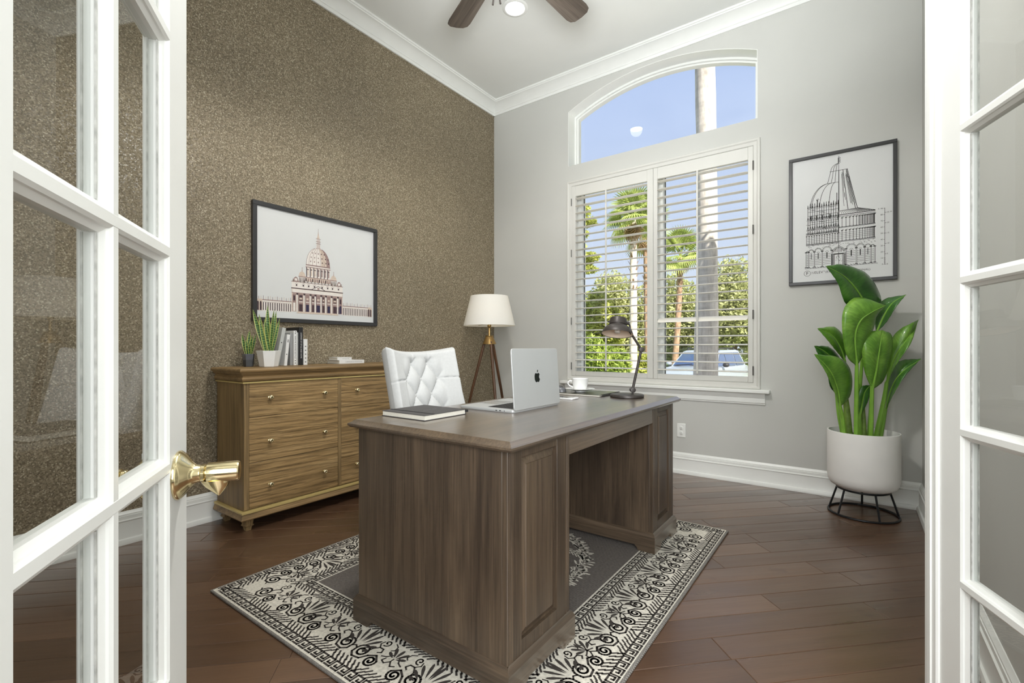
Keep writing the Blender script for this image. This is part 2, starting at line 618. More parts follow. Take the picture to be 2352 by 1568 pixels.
# ---- mouldings as swept profiles
def sweep(prof, path, name, mat, kind='structure', parent=None):
    """profile points (out, up) carried along a 2D path; out points to the left of travel"""
    rings = []
    n = len(path)
    for i in range(n):
        p = Vector(path[i])
        d0 = (p - Vector(path[i - 1])).normalized() if i else None
        d1 = (Vector(path[i + 1]) - p).normalized() if i < n - 1 else None
        if d0 is None:
            nn, k = Vector((-d1.y, d1.x)), 1
        elif d1 is None:
            nn, k = Vector((-d0.y, d0.x)), 1
        else:
            n0, n1 = Vector((-d0.y, d0.x)), Vector((-d1.y, d1.x))
            nn = (n0 + n1).normalized()
            k = 1 / max(.2, nn.dot(n0))
        rings.append([(p.x + nn.x * o * k, p.y + nn.y * o * k, u) for o, u in prof])
    q = MB()
    q.ringstack(rings)
    return q.build(name, mat, parent, kind=kind, angle=30)
BASE = [(0, 0), (.032, 0), (.032, .012), (.026, .026), (.019, .03), (.017, .034), (.017, .118), (.0205, .122), (.0205, .126), (.015, .130), (.015, .148), (.012, .150), (.012, .157), (.006, .166), (.003, .172), (0, .172)]
# travel so that 'left' points into the room
sweep(BASE, [(XL, YB), (XL, YF)], 'baseboard_left', white_paint)
sweep(BASE, [(XR, YB), (XL, YB)], 'baseboard_back', white_paint)
sweep(BASE, [(XR, 1.36), (XR, YB)], 'baseboard_right', white_paint)
sweep(BASE, [(XL, YF), dpt(-.22, 0), dpt(-.06, 0)], 'baseboard_front', white_paint)
CR = [(0, 3.545), (.012, 3.545), (.014, 3.56), (.016, 3.567), (.022, 3.570), (.022, 3.577), (.028, 3.585), (.05, 3.612), (.085, 3.633), (.1, 3.636), (.104, 3.642), (.112, 3.645), (.112, ZC), (0, ZC)]
sweep(CR, [(XL, YB), (XL, YF)], 'trim_1', white_paint)
sweep(CR, [(XR, YB), (XL, YB)], 'trim_2', white_paint)
sweep(CR, [(XR, 1.36), (XR, YB)], 'trim_3', white_paint)

# ---- arched window: frame and pane
w1 = struct_empty('window_1', (AXC, YB + .16, 2.8))
def arch_band(g0, g1, y0, y1):
    """band between the opening curve shrunk by g0 and by g1"""
    pts0, pts1 = [], []
    for g, P in ((g0, pts0), (g1, pts1)):
        x0, x1 = AX0 + g, AX1 - g
        P.append((x0, 2.802))
        for i in range(33):
            x = x0 + (x1 - x0) * i / 32
            P.append((x, arch_z(x, -g) ))
        P.append((x1, 2.802))
    q = MB()
    rings = [[(a[0], y0, a[1]), (b[0], y0, b[1]), (b[0], y1, b[1]), (a[0], y1, a[1])] for a, b in zip(pts0, pts1)]
    q.ringstack(rings)
    return q, pts1
q, _ = arch_band(0, .022, YB + .125, YB + .2)
q.build('window_frame', white_paint, w1, angle=30)
q, _ = arch_band(.0002, .004, YB - .0015, YB + .126)
q.build('trim_8', white_paint, kind='structure', angle=30)
q, inner = arch_band(.022, .036, YB + .145, YB + .2)
q.box(AX0, AX1, YB + .14, YB + .2, 2.802, 2.822)
q.build('glazing_bead', white_paint, w1, angle=30)
q = MB()
q.poly([(p[0], YB + .172, p[1]) for p in inner])
q.build('pane', clear_glass, w1, smooth=False, fix=False)

# ---- sash windows behind the shutters
for k, (x0, x1) in enumerate(((-2.2, -1.44), (-1.40, -.63))):
    wn = struct_empty('window_%d' % (k + 2), ((x0 + x1) / 2, YB + .16, .74))
    q = MB()
    y0, y1 = YB + .11, YB + .2
    q.box(x0 - (.06, .0195)[k], x0 + .035, y0, y1, .735, 2.6).box(x1 - .035, x1 + (.0195, .06)[k], y0, y1, .735, 2.6)
    q.box(x0 + .035, x1 - .035, y0 + .001, y1, .736, .79).box(x0 + .035, x1 - .035, y0 + .001, y1, 2.555, 2.599)
    q.build('window_frame', white_paint, wn, bevel=.003)
    q = MB()
    q.box(x0 + .035, x0 + .040, y0 + .052, y0 + .060, .79, 2.555).box(x1 - .040, x1 - .035, y0 + .052, y0 + .060, .79, 2.555)
    q.build('gasket', plain('black_gasket', S(45, 46, 46), .6), wn)
    q = MB()
    q.poly([(x0 + .03, YB + .17, .78), (x1 - .03, YB + .17, .78), (x1 - .03, YB + .17, 2.56), (x0 + .03, YB + .17, 2.56)])
    q.build('pane', clear_glass, wn, smooth=False, fix=False)
# stool and apron
q = MB()
q.box(-2.31, -.515, YB - .065, YB + .12, .70, .728)
sil = q.build('trim_5', white_paint, kind='structure', bevel=.006)
AP = [(0, .612), (.012, .612), (.014, .622), (.02, .626), (.02, .66), (.03, .672), (.034, .69), (.034, .70), (0, .70)]
sweep(AP, [(-.55, YB), (-2.27, YB)], 'trim_6', white_paint)

# ---- plantation shutters
FY = YB - .03
fx0, fx1, fz0, fz1 = -2.256, -.582, .728, 2.644
def rect_ring(x0, x1, z0, z1, prof):
    """mitred picture-frame moulding: profile points (inset, y)"""
    rings = []
    for sx, sz in ((0, 0), (1, 0), (1, 1), (0, 1)):
        rings.append([((x1 - i) if sx else (x0 + i), y, (z1 - i) if sz else (z0 + i)) for i, y in prof])
    q = MB()
    q.ringstack(rings, closed=True)
    return q
rect_ring(fx0, fx1, fz0, fz1, [(0, YB + .05), (0, YB - .018), (.004, YB - .024), (.016, YB - .026), (.02, YB - .023), (.024, YB - .018), (.046, YB - .014), (.0505, YB - .010), (.0505, YB + .05)]).build('trim_7', shutter_paint, kind='structure', angle=25)
N_LOUV, LZ0, LZ1 = 24, .860, 2.468
def louver_mesh(w):
    d, t, ch = .033, .0055, .012
    q = MB()
    prof = [(-d, 0), (-d + .008, t * .8), (-.01, t), (.01, t), (d - .008, t * .8), (d, 0), (d - .008, -t * .8), (.01, -t), (-.01, -t), (-d + .008, -t * .8)]
    rings = []
    for x, s in ((-w / 2, .72), (-w / 2 + ch, 1), (w / 2 - ch, 1), (w / 2, .72)):
        rings.append([(x, y * s, z * s) for y, z in prof])
    q.ringstack(rings)
    return q
shut = []
for k, (px0, px1, lx0, lx1, rod, side) in enumerate(((-2.203, -1.409, -2.162, -1.462, -1.836, 'left'), (-1.407, -.631, -1.372, -.667, -1.036, 'right'))):
    t = thing('plantation_shutter', 'white louvred shutter panel, the %s of the two in the tall window' % side, 'shutter', ((px0 + px1) / 2, FY, .76))
    MB().box(px0, lx0, FY + .012, FY + .044, .779, 2.59).build('stile', shutter_paint, t, bevel=.003)
    MB().box(lx1, px1, FY + .012, FY + .044, .779, 2.59).build('stile', shutter_paint, t, bevel=.003)
    MB().box(lx0, lx1, FY + .014, FY + .042, 2.492, 2.59).build('rail', shutter_paint, t, bevel=.003)
    MB().box(lx0, lx1, FY + .014, FY + .042, .779, .822).build('rail', shutter_paint, t, bevel=.003)
    w = lx1 - lx0 - .004
    src = None
    for i in range(N_LOUV):
        z = LZ1 - (LZ1 - LZ0) * i / (N_LOUV - 1)
        loc = ((lx0 + lx1) / 2 - t.location.x, .028, z - .76)
        rot = (R(38) if (k == 1 and i == 17) else R(5.5 if i in (5, 9, 13) else 3) + R(random.uniform(-.8, .8)), 0, 0)
        if src is None:
            src = louver_mesh(w).build('louver', lit_louver_paint, None, angle=50)
            src.parent = t
            src.location = loc
            src.rotation_euler = rot
        else:
            o = linked(src, 'louver', t, loc, rot)
        if k == 1 and i == 17:
            o['label'] = 'louver tipped open further than the others'
    MB().box(rod - .0065, rod + .0065, FY - .019, FY - .007, .835, 2.484).build('tilt_rod', shutter_paint, t, bevel=.003)
    hx = px0 - .001 if k == 0 else px1 + .001
    for hz in (2.44, 1.95, 1.30, .87):
        MB().tube([(hx, FY + .008, hz - .035), (hx, FY + .008, hz + .035)], .005, 8).build('hinge', hinge_metal, t)

# ================================================================ French doors
def door_leaf(name, hinge, ang, w, stile, label_n, vis, flip):
    """local x runs from hinge to free edge, y through the leaf"""
    t = struct_empty(name, (hinge[0], hinge[1], 0), ang)
    X = local(t)
    T = .0175
    zs = [.195 + .334 * i for i in range(6)]
    xm = w - stile - .1895
    x0 = .096
    # sticking: half profile from face edge down to the glass
    def bar(c, fw=.0065, T=.0175):
        h = [(-fw, -T), (-fw - .004, -T + .003), (-fw - .0045, -T + .006), (-fw - .011, -.007), (-fw - .011, .007), (-fw - .0045, T - .006), (-fw - .004, T - .003), (-fw, T)]
        return [(c + a, b) for a, b in h] + [(c - a, b) for a, b in h[::-1]]
    def edge(flat, e, s):
        """member from x=flat to the lite edge e, profile on the lite side (s=+1 lite lies at +)"""
        h = [(e, -T), (e + s * .004, -T + .003), (e + s * .0045, -T + .006), (e + s * .013, -.007), (e + s * .013, .007), (e + s * .0045, T - .006), (e + s * .004, T - .003), (e, T)]
        return [(flat, -T)] + h + [(flat, T)]
    def zbar(prof, xa, xb):
        q = MB(); q.X = X
        q.prism([(b, a) for a, b in prof], 'x', xa, xb)
        return q
    q = MB(); q.X = X
    q.prism(edge(0, x0, 1), 'z', .01, 2.03)
    q.build('stile', white_paint, t, angle=25)
    q = MB(); q.X = X
    q.prism(edge(w, w - stile, -1), 'z', .01, 2.03)
    q.build('stile', white_paint, t, angle=25)
    zbar(edge(.01, zs[0] - .011, 1), x0 - .001, w - stile + .001).build('rail', white_paint, t, angle=25)
    zbar(edge(2.03, zs[5] + .011, -1), x0 - .001, w - stile + .001).build('rail', white_paint, t, angle=25)
    q = MB(); q.X = X
    q.prism(bar(xm, T=.0171), 'z', zs[0] - .011, zs[5] + .011)
    q.build('muntin', white_paint, t, angle=25)
    for z in zs[1:5]:
        zbar(bar(z), x0 - .001, w - stile + .001).build('muntin', white_paint, t, angle=25)
    cols = ((x0 + .012, xm - .0165), (xm + .0165, w - stile - .012))
    for i in range(5):
        for c0, c1 in cols:
            q = MB(); q.X = X
            q.poly([(c0, 0, zs[i] + .0165), (c1, 0, zs[i] + .0165), (c1, 0, zs[i + 1] - .0165), (c0, 0, zs[i + 1] - .0165)])
            q.build('pane', door_glass, t, smooth=False, fix=False)
            g = .0012
            q = MB(); q.X = X
            for y in (-.0072, .0052):
                q.box(c0 + .0045, c0 + .0065, y, y + .002, zs[i] + .019, zs[i + 1] - .019)
                q.box(c1 - .0065, c1 - .0045, y, y + .002, zs[i] + .019, zs[i + 1] - .019)
            q.build('glazing_line', plain_seam, t, smooth=False)
    return t, X
plain_seam = plain('putty_seam', S(186, 186, 181), .7, var=.25, vs=60)
angL = math.atan2(.552, -.834)
nL = Vector((-.552, -.834))
HLp = Vector((-.929, .326)) - Vector((-.834, .552)) * .56 + nL * .0175
dl, XLf = door_leaf('door_1', HLp, angL, .56, .0859, 'left', -1, 1)
dl['label'] = 'white ten-light French door leaf with brass lever, open at left'
# knob with rose on both faces
for s in (-1, 1):
    q = MB(); q.X = XLf @ Matrix.Translation((.56 - .046, s * .0175, .842)) @ Matrix.Rotation(R(90) * -s, 4, 'X')
    # lathe axis z now points out of the door face
    q.X = XLf @ Matrix.Translation((.56 - .046, s * .0175, .842)) @ Matrix.Rotation(R(90) if s < 0 else R(-90), 4, 'X')
    rose = MB(); rose.X = q.X
    rose.lathe([(.039, 0), (.0395, .003), (.037, .006), (.033, .010), (.022, .018), (.015, .025), (.0135, .032), (.0125, .034)], n=40)
    kn = rose.build('door_handle', brass, dl, angle=50)
    q.lathe([(.0115, .03), (.0145, .034), (.0145, .038), (.0125, .040), (.0165, .042), (.0165, .085), (.015, .088), (.0, .0885)], n=32)
    q.build('lever_neck', brass, kn, angle=35)
    # scooped grip hanging from the neck
    g = MB(); g.X = q.X
    rings = []
    dirx = 1
    for i in range(9):
        a = i / 8
        zc = .052 + .006 * a
        dep = .019 * math.sin(math.pi * (.5 + .5 * a)) + .002
        rings.append([(math.cos(b) * .013 * (1 - .6 * a), (s if False else 1) * (.012 + .026 * a) * 1.0 + 0 * b, zc + dep * math.sin(b)) for b in [2 * math.pi * k / 12 for k in range(12)]])
    # local y of the lathe frame points down or up depending on the face
    if (q.X.to_3x3() @ Vector((0, 1, 0))).z > 0:
        rings = [[(x, -y, z) for x, y, z in r] for r in rings]
    g.ringstack(rings)
    g.build('lever_grip', brass, kn, angle=50)
angR = math.atan2(.938, -.347)
HRp = Vector((.161, 1.487)) - Vector((-.347, .938)) * .56 + Vector((.938, .347)) * .0175
dr, XRf = door_leaf('door_2', HRp, angR, .572, .0859, 'right', 1, 1)
dr['label'] = 'white ten-light French door leaf with moulded astragal, open at right'
q = MB(); q.X = XRf
w = .572
q.prism([(w - .012, .0175), (w - .012, .021), (w - .008, .024), (w + .006, .0245), (w + .008, .0275), (w + .02, .0275), (w + .023, .025), (w + .036, .024), (w + .038, .0215), (w + .038, .010), (w, .010), (w, .0175)], 'z', .012, 2.03)
q.build('astragal', white_paint, dr, angle=25)

# ---- outlet
t = thing('wall_outlet', 'white duplex outlet on the wall below the window, right of the desk', 'outlet', (-1.174, YB, .30))
MB().box(-1.209, -1.139, YB - .006, YB, .298, .413).build('cover_plate', white_paint, t, bevel=.003)
for z in (.335, .376):
    q = MB()
    q.X = Matrix.Translation((-1.174, YB - .006, z)) @ Matrix.Rotation(R(90), 4, 'X')
    q.lathe([(.0165, 0), (.0165, .002), (.015, .003)], n=20)
    f = q.build('receptacle', white_paint, t)
    q = MB()
    for x in (-.006, .006):
        q.box(-1.174 + x - .001, -1.174 + x + .001, YB - .0096, YB - .0085, z + .001, z + .009)
    q.box(-1.1765, -1.1715, YB - .0096, YB - .0085, z - .010, z - .006)
    q.build('slot', ink, f, smooth=False)
# a second outlet on the papered wall, seen through the left door
t = thing('wall_outlet', 'white duplex outlet on the brown papered wall, seen through the left door', 'outlet', (XL, .93, .30))
MB().box(XL, XL + .006, .895, .965, .352, .467).build('cover_plate', white_paint, t, bevel=.003)
for z in (.389, .43):
    q = MB()
    q.X = Matrix.Translation((XL + .006, .93, z)) @ Matrix.Rotation(R(90), 4, 'Y')
    q.lathe([(.0165, 0), (.0165, .002), (.015, .003)], n=20)
    q.build('receptacle', white_paint, t)

# ---- recessed ceiling light, the one in view; added fill lights do the rest
lamp_glow = emitter('downlight_lens', (1, .97, .92, 1), 14)
src = None
for i, (x, y) in enumerate(((-2.116, 2.948),)):
    t = thing('recessed_light', 'round white recessed downlight in the ceiling beside the fan', 'light', (x, y, ZC))
    q = MB()
    q.lathe([(.075, 0), (.098, 0), (.098, -.004), (.092, -.008), (.075, -.008), (.070, -.002)], (x, y, ZC), 40, caps=False)
    q.build('trim_ring', white_paint, t, angle=50)
    q = MB()
    q.lathe([(.0, -.003), (.073, -.003), (.073, -.001), (0, -.001)], (x, y, ZC), 32, caps=False)
    q.build('lens', lamp_glow, t, angle=50)
    l = light('recessed_lamp', 'SPOT', (x, y, ZC - .02), 30, (1, .95, .86), aim=(x, y, 0), spot_size=R(140), spot_blend=.9, shadow_soft_size=.07)
# ================================================================ ceiling fan
fan_blade_mat = wood('driftwood_fan_blade', S(70, 61, 53), S(98, 87, 77), S(120, 110, 100), 'x', .5, 0, .5, 1.2, waves=0)
FC = (-1.446, 1.938)
t = thing('ceiling_fan', 'five-bladed ceiling fan with grey-brown wooden blades', 'fan', (FC[0], FC[1], ZC))
MB().lathe([(.07, 0), (.07, -.03), (.05, -.06), (.02, -.07)], (FC[0], FC[1], ZC), 32).build('canopy', dark_metal, t)
MB().lathe([(.013, -.06), (.013, -.42)], (FC[0], FC[1], ZC), 16).build('downrod', dark_metal, t)
MB().lathe([(.02, -.40), (.06, -.42), (.115, -.46), (.125, -.5), (.12, -.56), (.09, -.59), (.05, -.6)], (FC[0], FC[1], ZC), 40).build('motor_housing', dark_metal, t)
MB().lathe([(.05, -.6), (.075, -.61), (.08, -.65), (.05, -.68), (.0, -.685)], (FC[0], FC[1], ZC), 32).build('switch_housing', dark_metal, t)
bsrc = isrc = None
for k in range(5):
    a = R(154.5 - 70.5 - 72 * (k - 1)) if k else R(154.5)
    if k == 0:
        q = MB()
        pr = [(.185, -.055), (.20, -.06), (.63, -.074), (.665, -.068), (.684, -.045), (.689, 0), (.684, .045), (.665, .068), (.63, .074), (.20, .06), (.185, .055)]
        q.prism(pr, 'z', -.004, .004)
        bsrc = q.build('blade', fan_blade_mat, None, bevel=.0015)
        q = MB()
        q.prism([(.09, -.02), (.17, -.018), (.22, -.045), (.26, -.04), (.27, 0), (.26, .04), (.22, .045), (.17, .018), (.09, .02)], 'z', .004, .010)
        isrc = q.build('blade_iron', dark_metal, None, bevel=.0015)
        for o in (bsrc, isrc):
            o.parent = t
            o.location = (0, 0, -.56)
            o.rotation_euler = (R(-11), 0, a)
    else:
        linked(bsrc, 'blade', t, (0, 0, -.56), (R(-11), 0, a))
        linked(isrc, 'blade_iron', t, (0, 0, -.56), (R(-11), 0, a))
for (dx, dy, tx) in ((-.043, -.05, .006), (-.018, -.034, -.006)):
    q = MB()
    q.tube([(FC[0] + dx, FC[1] + dy, 2.985), (FC[0] + dx, FC[1] + dy, 2.83)], .0012, 6)
    c = q.build('pull_chain', dark_metal, t)
    q = MB()
    q.tube([(FC[0] + dx, FC[1] + dy, 2.836), (FC[0] + dx - tx * .4, FC[1] + dy, 2.815), (FC[0] + dx - tx, FC[1] + dy, 2.795)], [.003, .0045, .005], 8)
    q.build('fob', dark_metal, c)


# ================================================================ framed prints
def picture(name, label, origin, U, V, N, w, h, fw, dep, mat):
    """origin = lower left outer corner on the wall; parts built in world space"""
    o, U, V, N = Vector(origin), Vector(U), Vector(V), Vector(N)
    t = thing(name, label, 'picture', o + U * w / 2)
    def bx(u0, u1, v0, v1, n0, n1, nm, m, par, bev=.0):
        q = MB()
        q.X = frame_m(o, U, V)
        q.box(u0, u1, v0, v1, n0, n1)
        return q.build(nm, m, par, bevel=bev)
    s = 1 if U.cross(V).dot(N) > 0 else -1
    for a in ((0, w, 0, fw), (0, w, h - fw, h), (0, fw, fw, h - fw), (w - fw, w, fw, h - fw)):
        bx(*a, .001 * s, dep * s, 'frame_bar', mat, t, .002)
    sh = bx(fw - .003, w - fw + .003, fw - .003, h - fw + .003, .003 * s, .008 * s, 'print_sheet', paper, t)
    return t, sh, (o + N * .0084, U, V)

# --- domed church print on the papered wall: U runs +Y, V up
P0 = (XL + .003, 1.474, 1.219)
tA, shA, fr = picture('framed_print', 'wide black-framed photo print of a domed church, on the brown papered wall', P0, (0, 1, 0), (0, 0, 1), (1, 0, 0), .98, .786, .028, .026, frame_black)
t_stone = plain('print_stone', S(226, 219, 212), .6, var=.05, vs=60)
t_warm = plain('print_warm_stone', S(206, 189, 174), .6, var=.08, vs=60)
t_mid = plain('print_shade', S(150, 126, 122), .6, var=.12, vs=60)
t_dark = plain('print_dark', S(66, 48, 54), .6, var=.15, vs=60)
t_blue = plain('print_blue_dark', S(40, 34, 66), .6, var=.15, vs=60)
q = MB()
def lay(k):
    return (fr[0] + Vector((1, 0, 0)) * .00025 * k, fr[1], fr[2])
yc = 1.942 - 1.474                      # axis of the building in print coordinates
def zz(z):
    return z - 1.219
def rc(x0, x1, z0, z1, m, k=1):
    q.cur = m
    q.fill(lay(k), [(yc + x0, zz(z0)), (yc + x1, zz(z0)), (yc + x1, zz(z1)), (yc + x0, zz(z1))])
def pl(pts, m, k=1):
    q.cur = m
    q.fill(lay(k), [(yc + x, zz(z)) for x, z in pts])
def ln(pts, w_, m, k=3):
    q.cur = m
    q.line(lay(k), [(yc + x, zz(z)) for x, z in pts], w_)
def both(f, x0, x1, *a):
    f(x0, x1, *a)
    f(-x1, -x0, *a)
# lantern and spire
pl([(-.018, 1.762), (.018, 1.762), (.013, 1.80), (.013, 1.835), (-.013, 1.835), (-.013, 1.80)], 0)
for x in (-.011, -.005, .001, .007, .012):
    ln([(x, 1.768), (x, 1.832)], .0022, 2)
for z in (1.765, 1.80, 1.815, 1.835):
    ln([(-.018, z), (.018, z)], .003, 2)
pl([(-.011, 1.837), (.011, 1.837), (.005, 1.86), (.002, 1.88), (.0, 1.905), (-.002, 1.88), (-.005, 1.86)], 1)
ln([(0, 1.86), (0, 1.908)], .002, 2)
# dome with ribs and dormers
def dome_x(z):
    u = (z - 1.638) / (1.762 - 1.638)
    return .0925 * math.sqrt(max(0, 1 - (u * .95) ** 2.1))
zs_ = [1.638 + .124 * i / 12 for i in range(13)]
pl([(-dome_x(z), z) for z in zs_] + [(dome_x(z), z) for z in zs_[::-1]], 0)
pl([(dome_x(z) * .25, z) for z in zs_] + [(dome_x(z), z) for z in zs_[::-1]], 1, 2)
pl([(dome_x(z) * .72, z) for z in zs_] + [(dome_x(z), z) for z in zs_[::-1]], 2, 3)
for f in (-1, -.8, -.5, -.18, .18, .5, .8, 1):
    ln([(dome_x(z) * f, z) for z in zs_], .0022, 2, 4)
for z, fs in ((1.66, (-.66, -.34, 0, .34, .66, .9)), (1.69, (-.66, -.34, 0, .34, .66, .9)), (1.722, (-.64, -.33, 0, .33, .64))):
    for f in fs:
        x = dome_x(z) * f
        rc(x - .0035, x + .0035, z, z + .009, 3 if f > .2 else 2, 5)
rc(-.096, .096, 1.632, 1.640, 2, 2)
# drum
rc(-.094, .094, 1.548, 1.632, 0)
for i in range(7):
    x = -.082 + .164 * i / 6
    rc(x - .011, x - .005, 1.55, 1.62, 3, 3)
    rc(x - .003, x + .006, 1.56, 1.615, 2 if i > 2 else 1, 3)
    rc(x - .004, x + .007, 1.6, 1.606, 3, 4)
rc(-.098, .098, 1.618, 1.624, 2, 4)
rc(-.1, .1, 1.545, 1.55, 2, 4)
rc(-.1, .1, 1.515, 1.546, 1, 2)
for i in range(12):
    x = -.094 + .188 * i / 11
    rc(x - .005, x + .004, 1.518, 1.54, 2 if i % 3 else 3, 3)
# side domes
for sx in (-.124, .124):
    zq = [1.548 + .034 * i / 6 for i in range(7)]
    f = lambda z: .025 * math.sqrt(max(0, 1 - ((z - 1.548) / .036) ** 2))
    pl([(sx - f(z), z) for z in zq] + [(sx + f(z), z) for z in zq[::-1]], 1)
    ln([(sx, 1.58), (sx, 1.612)], .003, 2)
    rc(sx - .003, sx + .003, 1.582, 1.594, 1, 2)
    rc(sx - .027, sx + .027, 1.543, 1.549, 2, 2)
    rc(sx - .025, sx + .025, 1.505, 1.545, 0)
    for i in range(5):
        x = sx - .02 + .01 * i
        rc(x - .0025, x + .0015, 1.508, 1.54, 3, 3)
# attic and facade
rc(-.2, .2, 1.462, 1.508, 0)
rc(-.204, .204, 1.458, 1.464, 3, 3)
rc(-.204, .204, 1.505, 1.509, 2, 3)
for x in (-.165, -.115, -.075, -.03, .03, .075, .115, .165):
    rc(x - .005, x + .005, 1.478, 1.49, 3, 4)
    ln([(x - .009, 1.494), (x, 1.5), (x + .009, 1.494)], .002, 2, 4)
for i in range(15):
    x = -.19 + .38 * i / 14
    ln([(x, 1.508), (x, 1.526)], .004, 2, 3)
    rc(x - .003, x + .003, 1.51, 1.52, 1, 3)
for sx in (-.17, .17):
    pl([(sx - .022, 1.508), (sx + .022, 1.508), (sx + .012, 1.535), (sx, 1.543), (sx - .012, 1.535)], 2, 2)
    rc(sx - .009, sx + .009, 1.513, 1.53, 0, 4)
rc(-.2, .2, 1.298, 1.46, 1)
rc(-.196, .196, 1.43, 1.456, 0, 2)
rc(-.2, .2, 1.427, 1.432, 2, 3)
pl([(-.052, 1.462), (.052, 1.462), (0, 1.489)], 0, 5)
ln([(-.054, 1.462), (0, 1.49), (.054, 1.462), (-.054, 1.462)], .0035, 3, 6)
rc(-.008, .008, 1.466, 1.478, 2, 7)
for i, (x0, x1) in enumerate(((-.15, -.118), (-.098, -.07), (-.052, -.03), (-.016, .016), (.03, .052), (.07, .098), (.118, .15))):
    rc(x0, x1, 1.30, 1.425, 2, 3)
    rc(x0 + .003, x1 - .003, 1.302, 1.352, 4 if i in (1, 3, 5) else 3, 4)
    rc(x0 + .002, x1 - .002, 1.366, 1.371, 0, 4)
    rc(x0 + .004, x1 - .004, 1.378, 1.415, 3 if i in (0, 2, 4, 6) else 2, 4)
    rc(x0 + .006, x1 - .006, 1.385, 1.398, 1, 5)
for x in (-.16, -.108, -.061, -.023, .023, .061, .108, .16):
    rc(x - .007, x + .005, 1.30, 1.424, 0, 5)
    rc(x + .004, x + .007, 1.30, 1.424, 3, 5)
    rc(x - .008, x + .008, 1.416, 1.428, 3, 6)
for sx in (-.182, .182):
    rc(sx - .012, sx + .012, 1.30, 1.424, 2, 3)
    rc(sx - .008, sx + .008, 1.302, 1.36, 0 if sx < 0 else 4, 4)
    rc(sx - .007, sx + .007, 1.375, 1.41, 3, 4)
rc(.15, .172, 1.3, 1.35, 4, 4)
pl([(-.15, 1.3), (.15, 1.3), (.17, 1.288), (-.17, 1.288)], 1, 6)
# colonnades with statues
for x0, x1, n_ in ((-.432, -.2, 15), (.2, .468, 17)):
    rc(x0, x1, 1.292, 1.364, 0)
    rc(x0, x1, 1.36, 1.366, 2, 3)
    rc(x0, x1, 1.348, 1.35, 2, 3)
    for i in range(n_):
        x = x0 + .008 + (x1 - x0 - .016) * i / (n_ - 1)
        rc(x - .0035, x + .0025, 1.295, 1.347, 3, 3)
        ln([(x, 1.366), (x, 1.384 + .003 * (i % 3))], .003, 1 if i % 2 else 2, 3)
for x0, x1 in ((-.438, -.40), (.43, .47)):
    rc(x0, x1, 1.292, 1.368, 1, 4)
    for x in (x0 + .009, x0 + .027):
        rc(x - .006, x + .006, 1.294, 1.345, 3, 5)
        pl([(x - .006, 1.345), (x + .006, 1.345), (x + .003, 1.353), (x - .003, 1.353)], 3, 5)
q.build('printed_church', [t_stone, t_warm, t_mid, t_dark, t_blue], shA, smooth=False, fix=False)

# --- architectural drawing on the window wall: U runs +X, V up
P1 = (-.393, YB - .003, 1.498)
tB, shB, fr = picture('framed_drawing', 'tall black-framed ink drawing of a domed round building, above the potted plant', P1, (1, 0, 0), (0, 0, 1), (0, -1, 0), .618, .924, .022, .024, frame_black)
q = MB()
fo = (fr[0] + Vector((0, -1, 0)) * .0003, fr[1], fr[2])
cx = -.093 + .393
def L_(pts, w_=.0016):
    q.line(fo, [(cx + x, z - 1.498) for x, z in pts], w_ * 1.3)
def F_(pts):
    q.fill((fo[0] + Vector((0, -1, 0)) * .0002, fo[1], fo[2]), [(cx + x, z - 1.498) for x, z in pts])
def arc(x, z, r, a0=0, a1=180, w_=.0014, n_=10):
    L_([(x + r * math.cos(R(a0 + (a1 - a0) * i / n_)), z + r * math.sin(R(a0 + (a1 - a0) * i / n_))) for i in range(n_ + 1)], w_)
rd = random.Random(3)
# finial
for z in (2.34, 2.35, 2.36, 2.37):
    arc(.003, z, .006, 0, 300, .0022, 8)
L_([(0, 1.62), (0, 2.385)], .0018)
# lantern left and cone right
for f in (1, .66, .33):
    L_([(0, 2.335)] + [(-.046 * f * math.sin(R(a)), 2.285 + .05 * math.cos(R(a))) for a in range(10, 91, 10)], .002)
    L_([(-.046 * f, 2.285), (-.064 * f, 2.205)], .002)
L_([(-.05, 2.285), (.052, 2.285)], .0022)
L_([(-.062, 2.205), (0, 2.205)], .002)
for f in (1.0, .95, .66, .33):
    L_([(-.062 * f, 2.205)] + [(-(.062 + .106 * math.sin(R(a)) ** 1.0) * f, 2.205 - .165 * (1 - math.cos(R(a)))) for a in range(8, 91, 8)], .0022)
for f in (.02, .5, .9, 1.0):
    L_([(.049 * f, 2.285), (.106 * f, 2.006)], .0026)
for i in range(60):
    u = rd.random()
    f = rd.choice((.3, .36, .42, .7, .75, .8, .84, .95))
    z0 = 2.28 - .18 * rd.random()
    z1 = z0 - .02 - .06 * rd.random()
    g = lambda z: (.049 + (.106 - .049) * (2.285 - z) / .279) * f
    L_([(g(z0), z0), (g(max(2.02, z1)), max(2.02, z1))], .0015)
# roof on the right
L_([(0, 1.974), (.203, 1.974), (.11, 2.006)], .002)
L_([(0, 2.0), (.11, 2.006), (.203, 1.976)], .0018)
for i in range(16):
    f = i / 15
    L_([(.005 + .105 * f, 2.003), (.005 + .195 * f, 1.977)], .0013)
for i in range(14):
    x = .1 + .007 * i
    L_([(x, 1.996 - .0012 * i), (x + .006, 1.98)], .0012)
